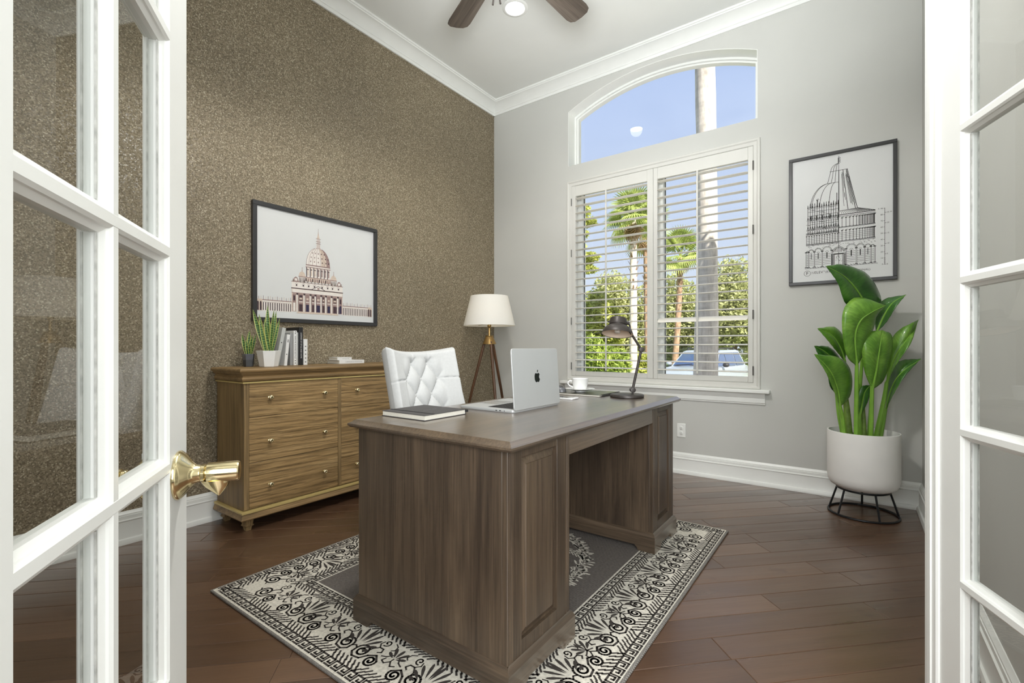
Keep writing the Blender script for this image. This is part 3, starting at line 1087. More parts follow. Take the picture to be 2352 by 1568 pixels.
# right: three arcaded storeys
for z in (1.972, 1.962, 1.888, 1.883, 1.792, 1.786):
    L_([(0, z), (.203, z)], .0022)
for i in range(15):
    x = .006 + .193 * math.sin(R(90) * (i + .5) / 15) ** .9
    for z0, z1 in ((1.89, 1.95), (1.795, 1.862)):
        L_([(x, z0), (x, z1)], .002)
        L_([(x - .004, z1), (x + .004, z1)], .004)
        arc(x + .005, z1 + .002, .0052 * (1 - .4 * i / 15), 0, 180, .0013, 6)
        L_([(x - .002, z0 - .002), (x + .003, z0 - .002)], .003)
for z in (1.81, 1.822, 1.834, 1.846):
    L_([(.004, z), (.2, z)], .0012)
for i in range(22):
    x = .11 + .09 * i / 21
    L_([(x, 1.893), (x, 1.95)], .0010)
# left: gabled and pinnacled storeys
for z in (2.052, 2.043, 2.02, 1.992, 1.972, 1.945, 1.93):
    L_([(-.192 if z < 1.94 else -.18, z), (0, z)], .0016)
for i in range(26):
    z = 1.935 + .11 * rd.random()
    x = -.178 + .17 * rd.random()
    L_([(x, z), (x + .012 + .02 * rd.random(), z)], .0014)
for i in range(14):
    x = -.182 + .18 * i / 13
    L_([(x, 1.86), (x, 2.055 + .012 * (i % 3))], .0024)
    L_([(x - .003, 2.05), (x, 2.07 + .01 * (i % 2)), (x + .003, 2.05)], .0016)
    L_([(x - .007, 1.885), (x, 1.92), (x + .007, 1.885)], .0016)
    L_([(x - .006, 1.955), (x, 1.985), (x + .006, 1.955)], .0015)
for x in (-.163, -.13, -.095, -.05):
    F_([(x - .003, 1.955), (x + .003, 1.955), (x + .003, 1.985), (x, 1.993), (x - .003, 1.985)])
    arc(x, 1.985, .007)
F_([(-.006, 1.94), (-.001, 1.94), (-.001, 1.99), (-.006, 1.99)])
L_([(-.125, 2.05), (-.125, 2.1)], .004)
arc(-.122, 2.1, .007, 0, 300, .002, 8)
L_([(-.01, 2.05), (-.01, 2.13)], .003)
for i in range(40):
    x = -.19 + .185 * rd.random()
    z = 1.855 + .07 * rd.random()
    arc(x, z, .003 + .004 * rd.random(), 0, 200, .0014, 5)
for z in (1.868, 1.862, 1.858, 1.79, 1.786, 1.78):
    L_([(-.193, z), (0, z)], .0022)
for i in range(13):
    x = -.19 + .185 * i / 12
    L_([(x, 1.79), (x, 1.845)], .002)
    arc(x + .007, 1.845, .006, 0, 180, .0014, 6)
    L_([(x - .003, 1.848), (x + .003, 1.848)], .004)
for z in (1.8, 1.812, 1.824, 1.836):
    L_([(-.19, z), (0, z)], .0012)
F_([(-.003, 1.845), (.002, 1.845), (.002, 1.88), (-.003, 1.88)])
# ground storey: arches, banded masonry, door
arches = [(-.185, .007), (-.162, .015), (-.12, .021), (-.068, .027), (.072, .028), (.122, .023), (.163, .016), (.189, .009)]
for x, r in arches:
    arc(x, 1.735, r, 0, 180, .0018)
    arc(x, 1.735, r * .8, 0, 180, .0012)
    if r > .012:
        arc(x, 1.722, r * .35, 0, 180, .0013, 6)
        F_([(x - .0022 * r / .02, 1.68), (x + .0022 * r / .02, 1.68), (x + .0022 * r / .02, 1.722), (x - .0022 * r / .02, 1.722)])
for x in (-.193, -.178, -.143, -.096, -.04, .042, .1, .146, .18, .2):
    L_([(x - .002, 1.628), (x - .002, 1.728)], .0014)
    L_([(x + .003, 1.628), (x + .003, 1.728)], .0014)
    L_([(x - .005, 1.732), (x + .005, 1.732)], .005)
    L_([(x - .006, 1.624), (x + .006, 1.624)], .004)
for z in (1.64, 1.652, 1.664, 1.676, 1.688, 1.70, 1.712):
    for a, b in zip((-.19, -.174, -.139, -.092, .046, .104, .15, .184), (-.18, -.147, -.1, -.045, .096, .142, .177, .197)):
        L_([(a + .001, z), (b - .002, z + rd.uniform(-.001, .001))], .0016)
for x0, x1, z1 in ((-.04, .04, 1.705), (-.03, .03, 1.702), (-.024, .024, 1.70)):
    L_([(x0, 1.62), (x0, z1), (x1, z1), (x1, 1.62)], .0022)
for i in range(20):
    z = 1.625 + .075 * i / 19
    L_([(-.038, z), (-.032, z)], .0016)
    L_([(.032, z), (.038, z)], .0016)
arc(0, 1.716, .036, 0, 180, .002)
arc(0, 1.716, .03, 0, 180, .002)
arc(0, 1.716, .026, 0, 180, .0014)
for x in (-.016, -.008, 0, .008, .016):
    L_([(x, 1.716), (x, 1.736)], .002)
for i in range(30):
    x, z = rd.uniform(-.018, .018), rd.uniform(1.65, 1.695)
    L_([(x, z), (x + .002, z - .003)], .0012)
L_([(-.2, 1.616), (.215, 1.616)], .002)
for i in range(24):
    x = -.19 + .016 * i
    L_([(x, 1.625), (x + .01, 1.617)], .0014)
for i in range(70):
    x = rd.uniform(-.19, .2)
    z = 1.765 + rd.uniform(-.006, .02)
    L_([(x, z), (x + .006, z - .002)], .0012)
# scale bars
L_([(.253, 1.604), (.253, 1.98)], .0018)
for i in range(10):
    z = 1.604 + .373 * i / 9
    L_([(.247, z), (.253, z)], .0016)
for i in range(6):
    z = 1.604 + .345 * i / 5
    L_([(.253, z), (.262, z)], .0016)
for i in range(5):
    L_([(.249, 1.604 + .041 * i / 4), (.257, 1.604 + .041 * i / 4)], .0012)
arc(-.186, 1.581, .0195, 0, 360, .0016, 28)
q.build('ink_lines', ink, shB, smooth=False, fix=False)
def wtxt(body, x, z, s, sp=1.0, al='CENTER'):
    text('lettering', body, s, ink, shB, frame_m((-.093 + x, P1[1] - .0089, z), (1, 0, 0), (0, 0, 1)), .0001, al, sp)
wtxt('F', -.186, 1.581, .033)
wtxt('½', -.153, 1.583, .022)
wtxt('ELEV', -.117, 1.583, .024, 1.05)
wtxt('N', -.084, 1.589, .012)
wtxt('(EX', -.062, 1.583, .020)
wtxt('(ORIGINAL)', .125, 1.578, .019, 1.05)
for i in range(10):
    wtxt(('F. ' if i == 9 else '') + str(10 * i), .244, 1.604 + .373 * i / 9, .013, 1.0, 'RIGHT')
for i, b in enumerate(('0', '5', '10', '15', '20', '25 M')):
    wtxt(b, .264, 1.604 + .345 * i / 5, .013, 1.0, 'LEFT')

# ================================================================ oak chest of drawers
DX0, DX1, DY0, DY1 = -3.132, -2.79, 1.262, 2.492
t = thing('dresser', 'six-drawer weathered oak dresser with brass knobs, against the brown papered wall', 'dresser', ((DX0 + DX1) / 2, (DY0 + DY1) / 2, 0))
def rect_stack(steps, x0, x1, y0, y1, back=True):
    rings = []
    for off, z in steps:
        xb = x0 if back else x0 - off
        rings.append([(xb, y0 - off, z), (x1 + off, y0 - off, z), (x1 + off, y1 + off, z), (xb, y1 + off, z)])
    q = MB()
    q.ringstack(rings)
    return q
rect_stack([(0, .118), (0, .85)], DX0, DX1 - .012, DY0, DY1).build('carcass', oak_v, t, bevel=.002)
rect_stack([(-.002, .852), (.012, .856), (.018, .868), (.016, .876), (.010, .882), (.012, .889), (.022, .897), (.026, .904), (.0265, .907), (.034, .909), (.037, .914), (.037, .921), (.033, .927), (.027, .930)], DX0, DX1, DY0, DY1).build('top', oak_m, t, angle=30)
rect_stack([(.006, .843), (.010, .844), (.010, .8515), (.006, .8525)], DX0, DX1, DY0, DY1).build('brass_band', brass_soft := plain('brushed_brass_strip', S(214, 192, 128), .4, .35, var=.04), t)
rect_stack([(.016, .106), (.018, .108), (.018, .117), (.006, .120)], DX0, DX1, DY0, DY1).build('brass_band', brass_soft, t)
rect_stack([(.022, .072), (.024, .078), (.016, .098), (.012, .107)], DX0, DX1, DY0, DY1).build('skirt', oak_m, t, angle=30)
for y0, y1 in ((DY0, 1.290), (1.863, 1.886), (2.459, DY1)):
    MB().box(DX1 - .012, DX1, y0, y1, .125, .845).build('stile', oak_v, t, bevel=.0015)
for c0, c1 in ((1.2915, 1.8615), (1.8875, 2.4575)):
    for z0, z1, kz in ((.648, .844, .755), (.388, .6455, .502), (.127, .3855, .245)):
        dw = MB().box(DX1 - .012, DX1 - .001, c0, c1, z0, z1).build('drawer', oak_h, t, bevel=.0015)
        for fy in (.203, .817):
            ky = c0 + (c1 - c0) * fy
            k = MB()
            k.X = Matrix.Translation((DX1 - .001, ky, kz)) @ Matrix.Rotation(R(90), 4, 'Y')
            k.lathe([(.009, 0), (.009, .002), (.0045, .004), (.0045, .014), (.010, .018), (.0125, .022), (.0125, .026), (.0095, .029), (.006, .0295), (.005, .0285), (0, .0285)], n=24)
            k.build('knob', brass, dw, angle=40)
for lx in (DX0 + .045, DX1 - .035):
    for ly in (DY0 + .035, DY1 - .035):
        q = MB()
        rings = [[(lx + sx * h, ly + sy * h, z) for sx, sy in ((-1, -1), (1, -1), (1, 1), (-1, 1))] for h, z in ((.014, 0), (.017, .020), (.017, .022), (.024, .026), (.025, .031), (.021, .035), (.0255, .072), (.0265, .078))]
        q.ringstack(rings)
        q.build('leg', oak_v, t, angle=30)

# ---- plants on the dresser
def sans_leaf(q, base, tip, w, face, bend=.0):
    b, tp = Vector(base), Vector(tip)
    ax = (tp - b)
    side = ax.cross(Vector(face)).normalized()
    nrm = side.cross(ax).normalized()
    rows = []
    for i in range(9):
        u = i / 8
        ww = w * (.55 + .75 * u - 1.3 * u ** 3.2) if u < 1 else 0
        ww = max(ww, .0006)
        c = b + ax * u + nrm * bend * math.sin(u * 2.2)
        rows.append([c + side * s * ww + nrm * (abs(s) ** 1.6) * ww * .45 for s in (-.5, -.36, 0, .36, .5)])
    ids = [[q.P(p) for p in r] for r in rows]
    for i in range(8):
        for j in range(4):
            q.cur = 1 if j in (0, 3) else 0
            q.face((ids[i][j], ids[i][j + 1], ids[i + 1][j + 1], ids[i + 1][j]))
def banded_leaf():
    m, n, p = newmat('snake_leaf_green')
    v = coords(n, (1, 1, 1))
    wv = node(n, 'ShaderNodeTexWave', wave_type='BANDS', bands_direction='Z')
    wv.inputs['Scale'].default_value = 22
    wv.inputs['Distortion'].default_value = 5
    wv.inputs['Detail'].default_value = 3
    n.links.new(v, wv.inputs[0])
    n.links.new(ramp(n, wv.outputs[1], [(.2, S(52, 82, 48)), (.7, S(104, 142, 78))]), p.inputs['Base Color'])
    p.inputs['Roughness'].default_value = .4
    return m
snake_green = banded_leaf()
snake_edge = plain('snake_leaf_margin', S(214, 214, 120), .4, var=.08, vs=60)
soil = plain('potting_soil', S(58, 44, 34), .95, var=.35, vs=150, bmp=.8, bs=150)
ceramic = plain('white_glazed_ceramic', S(232, 232, 230), .25, var=.015, coat=.2)
grey_glass = plain('smoked_grey_pot', S(92, 94, 102), .18, var=.05, coat=.4)
slate = plain('slate_band', S(66, 68, 70), .5, var=.06)
def hexpot(t, c, r0, r1, h, mat, n_=6, off=.35):
    q = MB()
    q.lathe([(r0 * .96, 0), (r0, .003), (r1, h - .002), (r1 * .98, h), (r1 * .9, h), (r1 * .86, h * .82), (0, h * .82)], c, n_, caps=True, off=off)
    q.build('pot', mat, t, angle=20, bevel=.0012)
    q = MB()
    q.lathe([(0, h * .8), (r1 * .87, h * .8), (r1 * .87, h * .86), (r1 * .4, h * .89), (0, h * .9)], c, n_, caps=False, off=off)
    q.build('soil', soil, t)
pc = Vector((-2.905, 1.459, .9305))
t = thing('snake_plant', 'larger snake plant in a faceted white pot, beside the leaning books', 'plant', pc)
hexpot(t, pc, .051, .068, .098, ceramic, 6, R(36 + 30))
zb = .9305 + .088
ux, uy = Vector((.809, .588, 0)), Vector((-.588, .809, 0))
def snake(t, pc, zb, data):
    for (bx, by, tx, ty, tz, w_, fx) in data:
        q = MB()
        b = pc + ux * bx + uy * by
        e = pc + ux * tx + uy * ty
        sans_leaf(q, (b.x, b.y, zb), (e.x, e.y, zb + tz), w_, (.75 + fx * .3, -.55 + fx * .5, .1), .01)
        q.build('leaf', [snake_green, snake_edge], t, angle=60)
snake(t, pc, zb, [(-.012, -.012, -.083, -.02, .262, .036, -.3), (-.02, .005, -.06, .0, .235, .03, .3), (.004, -.015, .005, -.02, .285, .034, 0), (.0, .01, -.008, .02, .2, .03, .4), (.016, -.016, .0, -.045, .205, .027, -.2), (.014, .005, .045, .0, .255, .028, .4), (.018, -.012, .052, -.028, .262, .024, -.5), (.02, .0, .068, .0, .21, .022, .3), (-.006, -.02, -.03, -.05, .2, .028, .2)])
pc = Vector((-3.02, 1.394, .9305))
t = thing('snake_plant', 'smaller snake plant in a dark smoked pot, leftmost thing on the dresser', 'plant', pc)
hexpot(t, pc, .029, .036, .078, grey_glass, 5, R(20))
q = MB()
q.lathe([(.0292, .002), (.0330, .042)], pc, 5, caps=False, off=R(20))
q.build('slate_band', slate, t, angle=20)
snake(t, pc, .9305 + .066, [(-.008, -.006, -.03, -.012, .135, .026, -.3), (-.008, .006, -.012, .02, .15, .022, .2), (.0, -.004, .012, -.005, .158, .026, 0), (.004, -.012, .0, -.028, .1, .024, .1), (.01, -.006, .038, -.02, .128, .026, -.2), (.008, .006, .04, .015, .14, .022, .3), (.012, -.008, .02, -.03, .085, .02, .2)])

# ---- books
bk_white = plain('white_book_cloth', S(224, 224, 222), .55, var=.02)
bk_grey = plain('pale_grey_book', S(188, 190, 186), .55, var=.03)
bk_mid = plain('grey_book', S(150, 151, 150), .5, var=.04)
bk_black = plain('black_book', S(32, 32, 33), .45, var=.08)
page = plain('page_block', S(226, 222, 210), .8, var=.06, vs=400)
letter_dark = plain('spine_ink', S(48, 48, 50), .6)
letter_white = plain('spine_white', S(225, 225, 225), .6)
def book(label, y, th, h, d, mat, lean=0, x_sp=-3.0, txt=None, tm=None, tsz=.012, group='books standing on the dresser', band=None):
    """upright: spine faces +X at x_sp, lower near corner at y; lean tips the top towards +Y"""
    t = thing('book', label, 'book', (x_sp - d / 2, y, .9305), 0, group)
    X = Matrix.Translation((x_sp, y, .9305)) @ Matrix.Rotation(R(-lean), 4, 'X')
    c = .0025
    q = MB(); q.X = X
    q.box(-d, 0, 0, c, 0, h).box(-d, 0, th - c, th, 0, h).box(-c, 0, c, th - c, 0, h)
    q.build('cover', mat, t, bevel=.0012)
    q = MB(); q.X = X
    q.box(-d + .004, -c - .0002, c + .0002, th - c - .0002, .004, h - .004)
    q.build('pages', page, t)
    if txt:
        text('spine_lettering', txt, tsz, tm, t, X @ frame_m((.0003, th / 2, h * .52), (0, 0, -1), (0, 1, 0)), .0002, 'CENTER', 1.05)
    if band:
        q = MB(); q.X = X
        for z in band:
            q.box(0, .0004, th * .35, th * .65, h * z, h * z + .006)
        q.build('spine_mark', tm, t)
    return t
book('thin black book, leftmost of the standing books, half behind the white pot', 1.526, .012, .185, .125, bk_black, 12, -3.035)
book('tall pale grey book leaning right, beside the white pot', 1.546, .023, .252, .17, bk_grey, 11, -2.995, None, letter_dark, band=(.3, .6))
book('shorter white book leaning right behind the tall pale grey one', 1.600, .021, .205, .15, bk_white, 6, -2.99, None, letter_dark, band=(.35, .75, .8))
book('thick mid-grey book standing upright before the lettered white one', 1.6485, .018, .212, .155, bk_mid, 0, -3.004)
book('white book with upright dark spine lettering, middle of the row', 1.668, .0215, .229, .16, bk_white, 0, -2.994, 'MARTHE BONNE NATALE', letter_dark, .0125, band=(.05, .12, .9, .95))
book('light grey book between the lettered white and the black book', 1.6905, .012, .218, .155, bk_grey, 0, -3.0)
book('tallest, black book with white spine lettering', 1.7035, .027, .252, .165, bk_black, 0, -2.99, 'LEGENDS OF STYLE AND HOME', letter_white, .0115)
book('short white book closing the row at its right end', 1.7315, .028, .174, .14, bk_white, 0, -2.985, None, letter_dark, band=(.1, .25, .4, .55, .7))
def flat_book(label, y0, y1, z, th, d, x_sp, txt, ts):
    t = thing('book', label, 'book', (x_sp - d / 2, (y0 + y1) / 2, z), 0, 'white books lying flat on the dresser')
    c = .0022
    q = MB()
    q.box(x_sp - d, x_sp, y0, y1, z, z + c).box(x_sp - d, x_sp, y0, y1, z + th - c, z + th).box(x_sp - c, x_sp, y0, y1, z + c, z + th - c)
    q.build('cover', bk_white, t, bevel=.001)
    MB().box(x_sp - d + .004, x_sp - c - .0002, y0 + .004, y1 - .004, z + c + .0002, z + th - c - .0002).build('pages', page, t)
    text('spine_lettering', txt, ts, bk_mid, t, frame_m((x_sp + .0003, y0 + (y1 - y0) * .58, z + th / 2), (0, 1, 0), (0, 0, 1)), .0002)
flat_book('white book with grey spine lettering, under a smaller one on the dresser', 2.002, 2.214, .9305, .0255, .155, -2.985, 'CARNEGIE & MONTFORD', .0125)
flat_book('smaller white book lying on top of the other flat one', 1.99, 2.11, .9562, .021, .11, -2.992, 'the house edit', .0095)

# ================================================================ floor lamp in the corner
LP = Vector((-2.76, 3.434, 0))
t = thing('floor_lamp', 'tripod floor lamp with white tapered shade, in the far corner', 'lamp', LP, YAW)
X = local(t)
def shade_mat():
    m, n, p = newmat('linen_lampshade')
    v = coords(n, (1, 1, 1))
    v2 = coords(n, (700, 700, 700))
    col = ramp(n, noise(n, v2, 1, 2), [(.3, S(236, 234, 228)), (.7, S(246, 245, 241))])
    n.links.new(col, p.inputs['Base Color'])
    p.inputs['Roughness'].default_value = .8
    tr = node(n, 'ShaderNodeBsdfTranslucent')
    n.links.new(col, tr.inputs[0])
    mx = node(n, 'ShaderNodeMixShader')
    mx.inputs[0].default_value = .28
    n.links.new(p.outputs[0], mx.inputs[1])
    n.links.new(tr.outputs[0], mx.inputs[2])
    n.links.new(mx.outputs[0], n.nodes['Material Output'].inputs[0])
    return m
q = MB(); q.X = X
q.lathe([(.236, 1.252), (.238, 1.249), (.241, 1.251), (.175, 1.523), (.174, 1.526), (.172, 1.523)], (0, 0, 0), 56, caps=False)
o = q.build('shade', shade_mat(), t, angle=60)
o.data.materials[0] = o.data.materials[0]
q = MB(); q.X = X
for a in (0, 120, 240):
    q.tube([(0, 0, 1.27), (.232 * math.cos(R(a)), .232 * math.sin(R(a)), 1.262)], .002, 6)
q.build('shade_spider', dull_brass, t)
q = MB(); q.X = X
q.lathe([(.0, 1.150), (.011, 1.151), (.011, 1.23), (.014, 1.232), (.018, 1.24), (.019, 1.252), (.016, 1.262), (.012, 1.275), (.012, 1.3), (0, 1.302)], (0, 0, 0), 20)
q.build('lamp_socket', dull_brass, t)
q = MB(); q.X = X
q.lathe([(.012, 1.3), (.026, 1.33), (.03, 1.355), (.024, 1.38), (.0, 1.392)], (0, 0, 0), 20)
q.build('bulb', emitter('warm_bulb', (1, .8, .5, 1), 6), t)
q = MB(); q.X = X
q.lathe([(.030, 1.158), (.037, 1.158), (.037, 1.152), (.035, 1.148), (.066, 1.078), (.06, 1.078), (.03, 1.15)], (0, 0, 0), 24, caps=False)
q.build('hub', dull_brass, t, angle=30)
legw = wood('walnut_lamp_leg', S(58, 38, 22), S(86, 56, 33), S(104, 70, 42), 'z', .4, .1, .4)
for a in (170, 50, 290):
    d = Vector((math.cos(R(a)), math.sin(R(a)), 0))
    q = MB(); q.X = X
    q.tube([d * .045 + Vector((0, 0, 1.10)), d * .165 + Vector((0, 0, .65)), d * .315 + Vector((0, 0, .004))], [.014, .0135, .010], 10)
    q.build('leg', legw, t)
light('floor_lamp_bulb', 'POINT', (LP.x, LP.y, 1.36), 9, (1, .84, .64), shadow_soft_size=.03)
# ================================================================ patterned rug
RX0, RX1, RY0, RY1, RT = -2.235, -.58, .872, 2.887, .011
t = thing('rug', 'cream and charcoal rug with scrollwork border, under the desk', 'rug', ((RX0 + RX1) / 2, (RY0 + RY1) / 2, 0))
def weave(name, a, b, sc=420, contrast=1.0):
    m, n, p = newmat(name)
    v = coords(n, (sc, sc * .55, 1), rnd=False)
    ch = node(n, 'ShaderNodeTexChecker')
    ch.inputs['Scale'].default_value = 1
    n.links.new(v, ch.inputs[0])
    nz = noise(n, coords(n, (90, 90, 90), rnd=False), 1, 4)
    c = mix(n, ramp(n, ch.outputs[1], [(0, a), (1, b)]), ramp(n, nz, [(.3, (.72, .72, .72, 1)), (.68, (1.1, 1.1, 1.1, 1))]), .8)
    n.links.new(c, p.inputs['Base Color'])
    p.inputs['Roughness'].default_value = .95
    p.inputs['Specular IOR Level'].default_value = .15
    bump(n, p, ch.outputs[1], .5, .002)
    return m
cream = weave('rug_cream_weave', S(206, 200, 186), S(222, 217, 204), 700)
char = weave('rug_charcoal_yarn', S(58, 53, 50), S(74, 69, 65), 700)
field = weave('rug_grey_field', S(76, 70, 67), S(124, 118, 112), 300)
binding = weave('rug_bound_edge', S(88, 84, 80), S(150, 146, 140), 330)
q = MB(); q.box(RX0, RX1, RY0, RY1, .0003, RT - .0008)
q.build('edge_binding', binding, t, bevel=.003)
q = MB(); q.box(RX0 + .011, RX1 - .011, RY0 + .007, RY1 - .007, .002, RT)
q.build('border', cream, t)
BW = .312
q = MB(); q.box(RX0 + BW, RX1 - BW, RY0 + BW, RY1 - BW, .002, RT + .0004)
q.build('field', field, t)
q = MB()
def spiral(cx, cy, r, a0, turns, n_=22, sgn=1, r1=.18):
    return [(cx + (r * (1 - u * (1 - r1))) * math.cos(R(a0) + sgn * u * turns * 2 * math.pi), cy + (r * (1 - u * (1 - r1))) * math.sin(R(a0) + sgn * u * turns * 2 * math.pi)) for u in [i / n_ for i in range(n_ + 1)]]
def petal(cx, cy, a, r0, r1, w_):
    ca_, sa_ = math.cos(R(a)), math.sin(R(a))
    o_ = []
    for u, v in ((0, 0), (.3, .32), (.65, .5), (.9, .35), (1, 0), (.9, -.35), (.65, -.5), (.3, -.32)):
        l = r0 + (r1 - r0) * u
        o_.append((cx + ca_ * l - sa_ * v * w_, cy + sa_ * l + ca_ * v * w_))
    return o_
def side(org, U, V, L):
    """one border side: s along U, t inward along V"""
    fr_ = (Vector((org[0], org[1], RT + .0005)), Vector((U[0], U[1], 0)), Vector((V[0], V[1], 0)))
    fr2 = (fr_[0] + Vector((0, 0, .0003)), fr_[1], fr_[2])
    lw = .0072
    def key(t0, h, flip):
        step = .0385
        n_ = int((L - 2 * t0 - .01) / step)
        off = (L - n_ * step) / 2
        for i in range(n_):
            s = off + i * step
            f = lambda x, y: (s + x * step, t0 + (h * (1 - y) if flip else h * y))
            q.line(fr_, [f(.04, .02), f(.04, .98), f(.80, .98), f(.80, .36), f(.42, .36), f(.42, .62)], lw)
            q.line(fr_, [f(.42, .02), f(1.02, .02)], lw * .9) if False else None
            q.line(fr_, [f(.30, .06), f(1.0, .06)], lw)
    def herring(t0, h, flip):
        step = .0205
        n_ = int((L - 2 * t0 - .01) / step)
        off = (L - n_ * step) / 2
        for i in range(n_):
            s = off + i * step
            k = (i // 7) % 2
            a, b = (0, .028) if not flip else (.028, 0)
            if k:
                a, b = b, a
            q.line(fr_, [(s + a, t0), (s + (a + b) / 2, t0 + h / 2)], lw)
            q.line(fr_, [(s + (a + b) / 2 + .004, t0 + h / 2), (s + b + .004, t0 + h)], lw * .95)
    key(.017, .034, False)
    herring(.054, .034, False)
    q.line(fr_, [(.262, .262), (L - .262, .262)], .003)
    herring(.232, .028, True)
    key(.268, .034, True)
    # scroll field
    p = .294
    a0, a1 = .088, .236
    n_ = max(1, round((L - 2 * .17) / p))
    p = (L - 2 * .165) / n_
    for i in range(n_ + 1):
        s0 = .165 + (i - .5) * p
        lo, hi = .155, L - .155
        for mir in (1, -1):
            def T(x, y):
                return (s0 + p * .5 + mir * x * 1.16, a0 + y * 1.3)
            def D(pts, w_=.0078):
                pp = [T(*c) for c in pts]
                pp = [c for c in pp if lo < c[0] < hi]
                if len(pp) > 1:
                    q.line(fr_, pp, w_)
            D(spiral(.036, .034, .0255, 200, 1.6, 28, -1))                    # volute beside the palmette
            D(spiral(.092, .020, .0205, 20, 1.55, 26, -1))                      # volute nearer the edge
            D([(.036 + .0255 * math.cos(R(200)), .034 + .0255 * math.sin(R(200)))] + [(.012, .018), (.028, .006), (.055, .010), (.068, .03), (.09, .043), (.111, .027)])
            D([(.050, .034), (.054, .055), (.068, .07), (.084, .07), (.09, .058), (.08, .052)], .0058)
            D(spiral(.073, .094, .0135, 250, 1.1, 16, 1), .0055)
            D([(.068, .07), (.056, .082), (.06, .094)], .005)
            D([(.098, .105), (.112, .098), (.116, .084), (.108, .078)], .005)
            D([(.102, .05), (.118, .056), (.13, .07)], .0055)
            D([(.010, .034), (.0, .040)], .006)
            for a, r1 in ((86, .084), (68, .080), (50, .074), (32, .064), (14, .05)):
                pe = [T(*c) for c in petal(.0, .028, a, .030, r1 * 1.1, .0100)]
                if all(.235 < c[0] < L - .235 for c in pe):
                    q.fill(fr2, pe if mir == 1 else pe[::-1])
        # sprig between two palmettes
        sx = s0 + p
        if i < n_:
            for a, r1 in ((90, .05), (58, .052), (122, .052), (28, .042), (152, .042)):
                q.fill(fr2, petal(sx, a0 + .074, a, .008, r1 * 1.1, .0125))
            q.line(fr_, [(sx, a0 + .078), (sx, a0 + .062), (sx - .014, a0 + .046), (sx - .03, a0 + .052), (sx - .026, a0 + .066)], .0055)
            q.line(fr_, [(sx + .002, a0 + .062), (sx + .016, a0 + .046), (sx + .03, a0 + .054)], .0055)
LX, LY = RX1 - RX0, RY1 - RY0
side((RX0, RY0), (1, 0), (0, 1), LX)
side((RX1, RY0), (0, 1), (-1, 0), LY)
side((RX1, RY1), (-1, 0), (0, -1), LX)
side((RX0, RY1), (0, -1), (1, 0), LY)
q.build('border_pattern', char, t, kind='stuff', smooth=False, fix=False)
# leafy wreath woven in cream on the grey field
q = MB()
rc_ = Vector(((RX0 + RX1) / 2, (RY0 + RY1) / 2, RT + .0008))
frw = (rc_, Vector((1, 0, 0)), Vector((0, 1, 0)))
rw = random.Random(5)
for i in range(150):
    a = 360 * i / 150 + rw.uniform(-1, 1)
    r = .365 + rw.uniform(-.012, .012)
    x, y = r * math.cos(R(a)), r * math.sin(R(a)) * 1.12
    for dlt in (62, 118, 90):
        q.fill(frw, petal(x, y, a + dlt - 10 + rw.uniform(-12, 12) - (90 if dlt == 90 else 0), .002, rw.uniform(.038, .062), .011))
for sgn in (-1, 1):
    for i in range(14):
        u = i / 13
        x, y = sgn * .02 + .05 + .30 * u, -.30 * sgn * (1 - .3 * u)
        q.line(frw, [(x, y), (x + .03, y + .03 * sgn)], .006)
        q.line(frw, [(x, y), (x + .04, y - .012 * sgn)], .006)
    q.line(frw, [(sgn * .02 + .05, -.30 * sgn), (.36 + sgn * .02, -.21 * sgn)], .008)
    for i in range(16):
        u = i / 15
        x, y = -.30 + .62 * u, sgn * .10 + .06 * math.sin(u * 6)
        q.line(frw, [(x, y), (x + .025, y + .02)], .006)
        q.line(frw, [(x, y), (x + .03, y - .02)], .006)
q.build('wreath_pattern', cream, t, kind='stuff', smooth=False, fix=False)

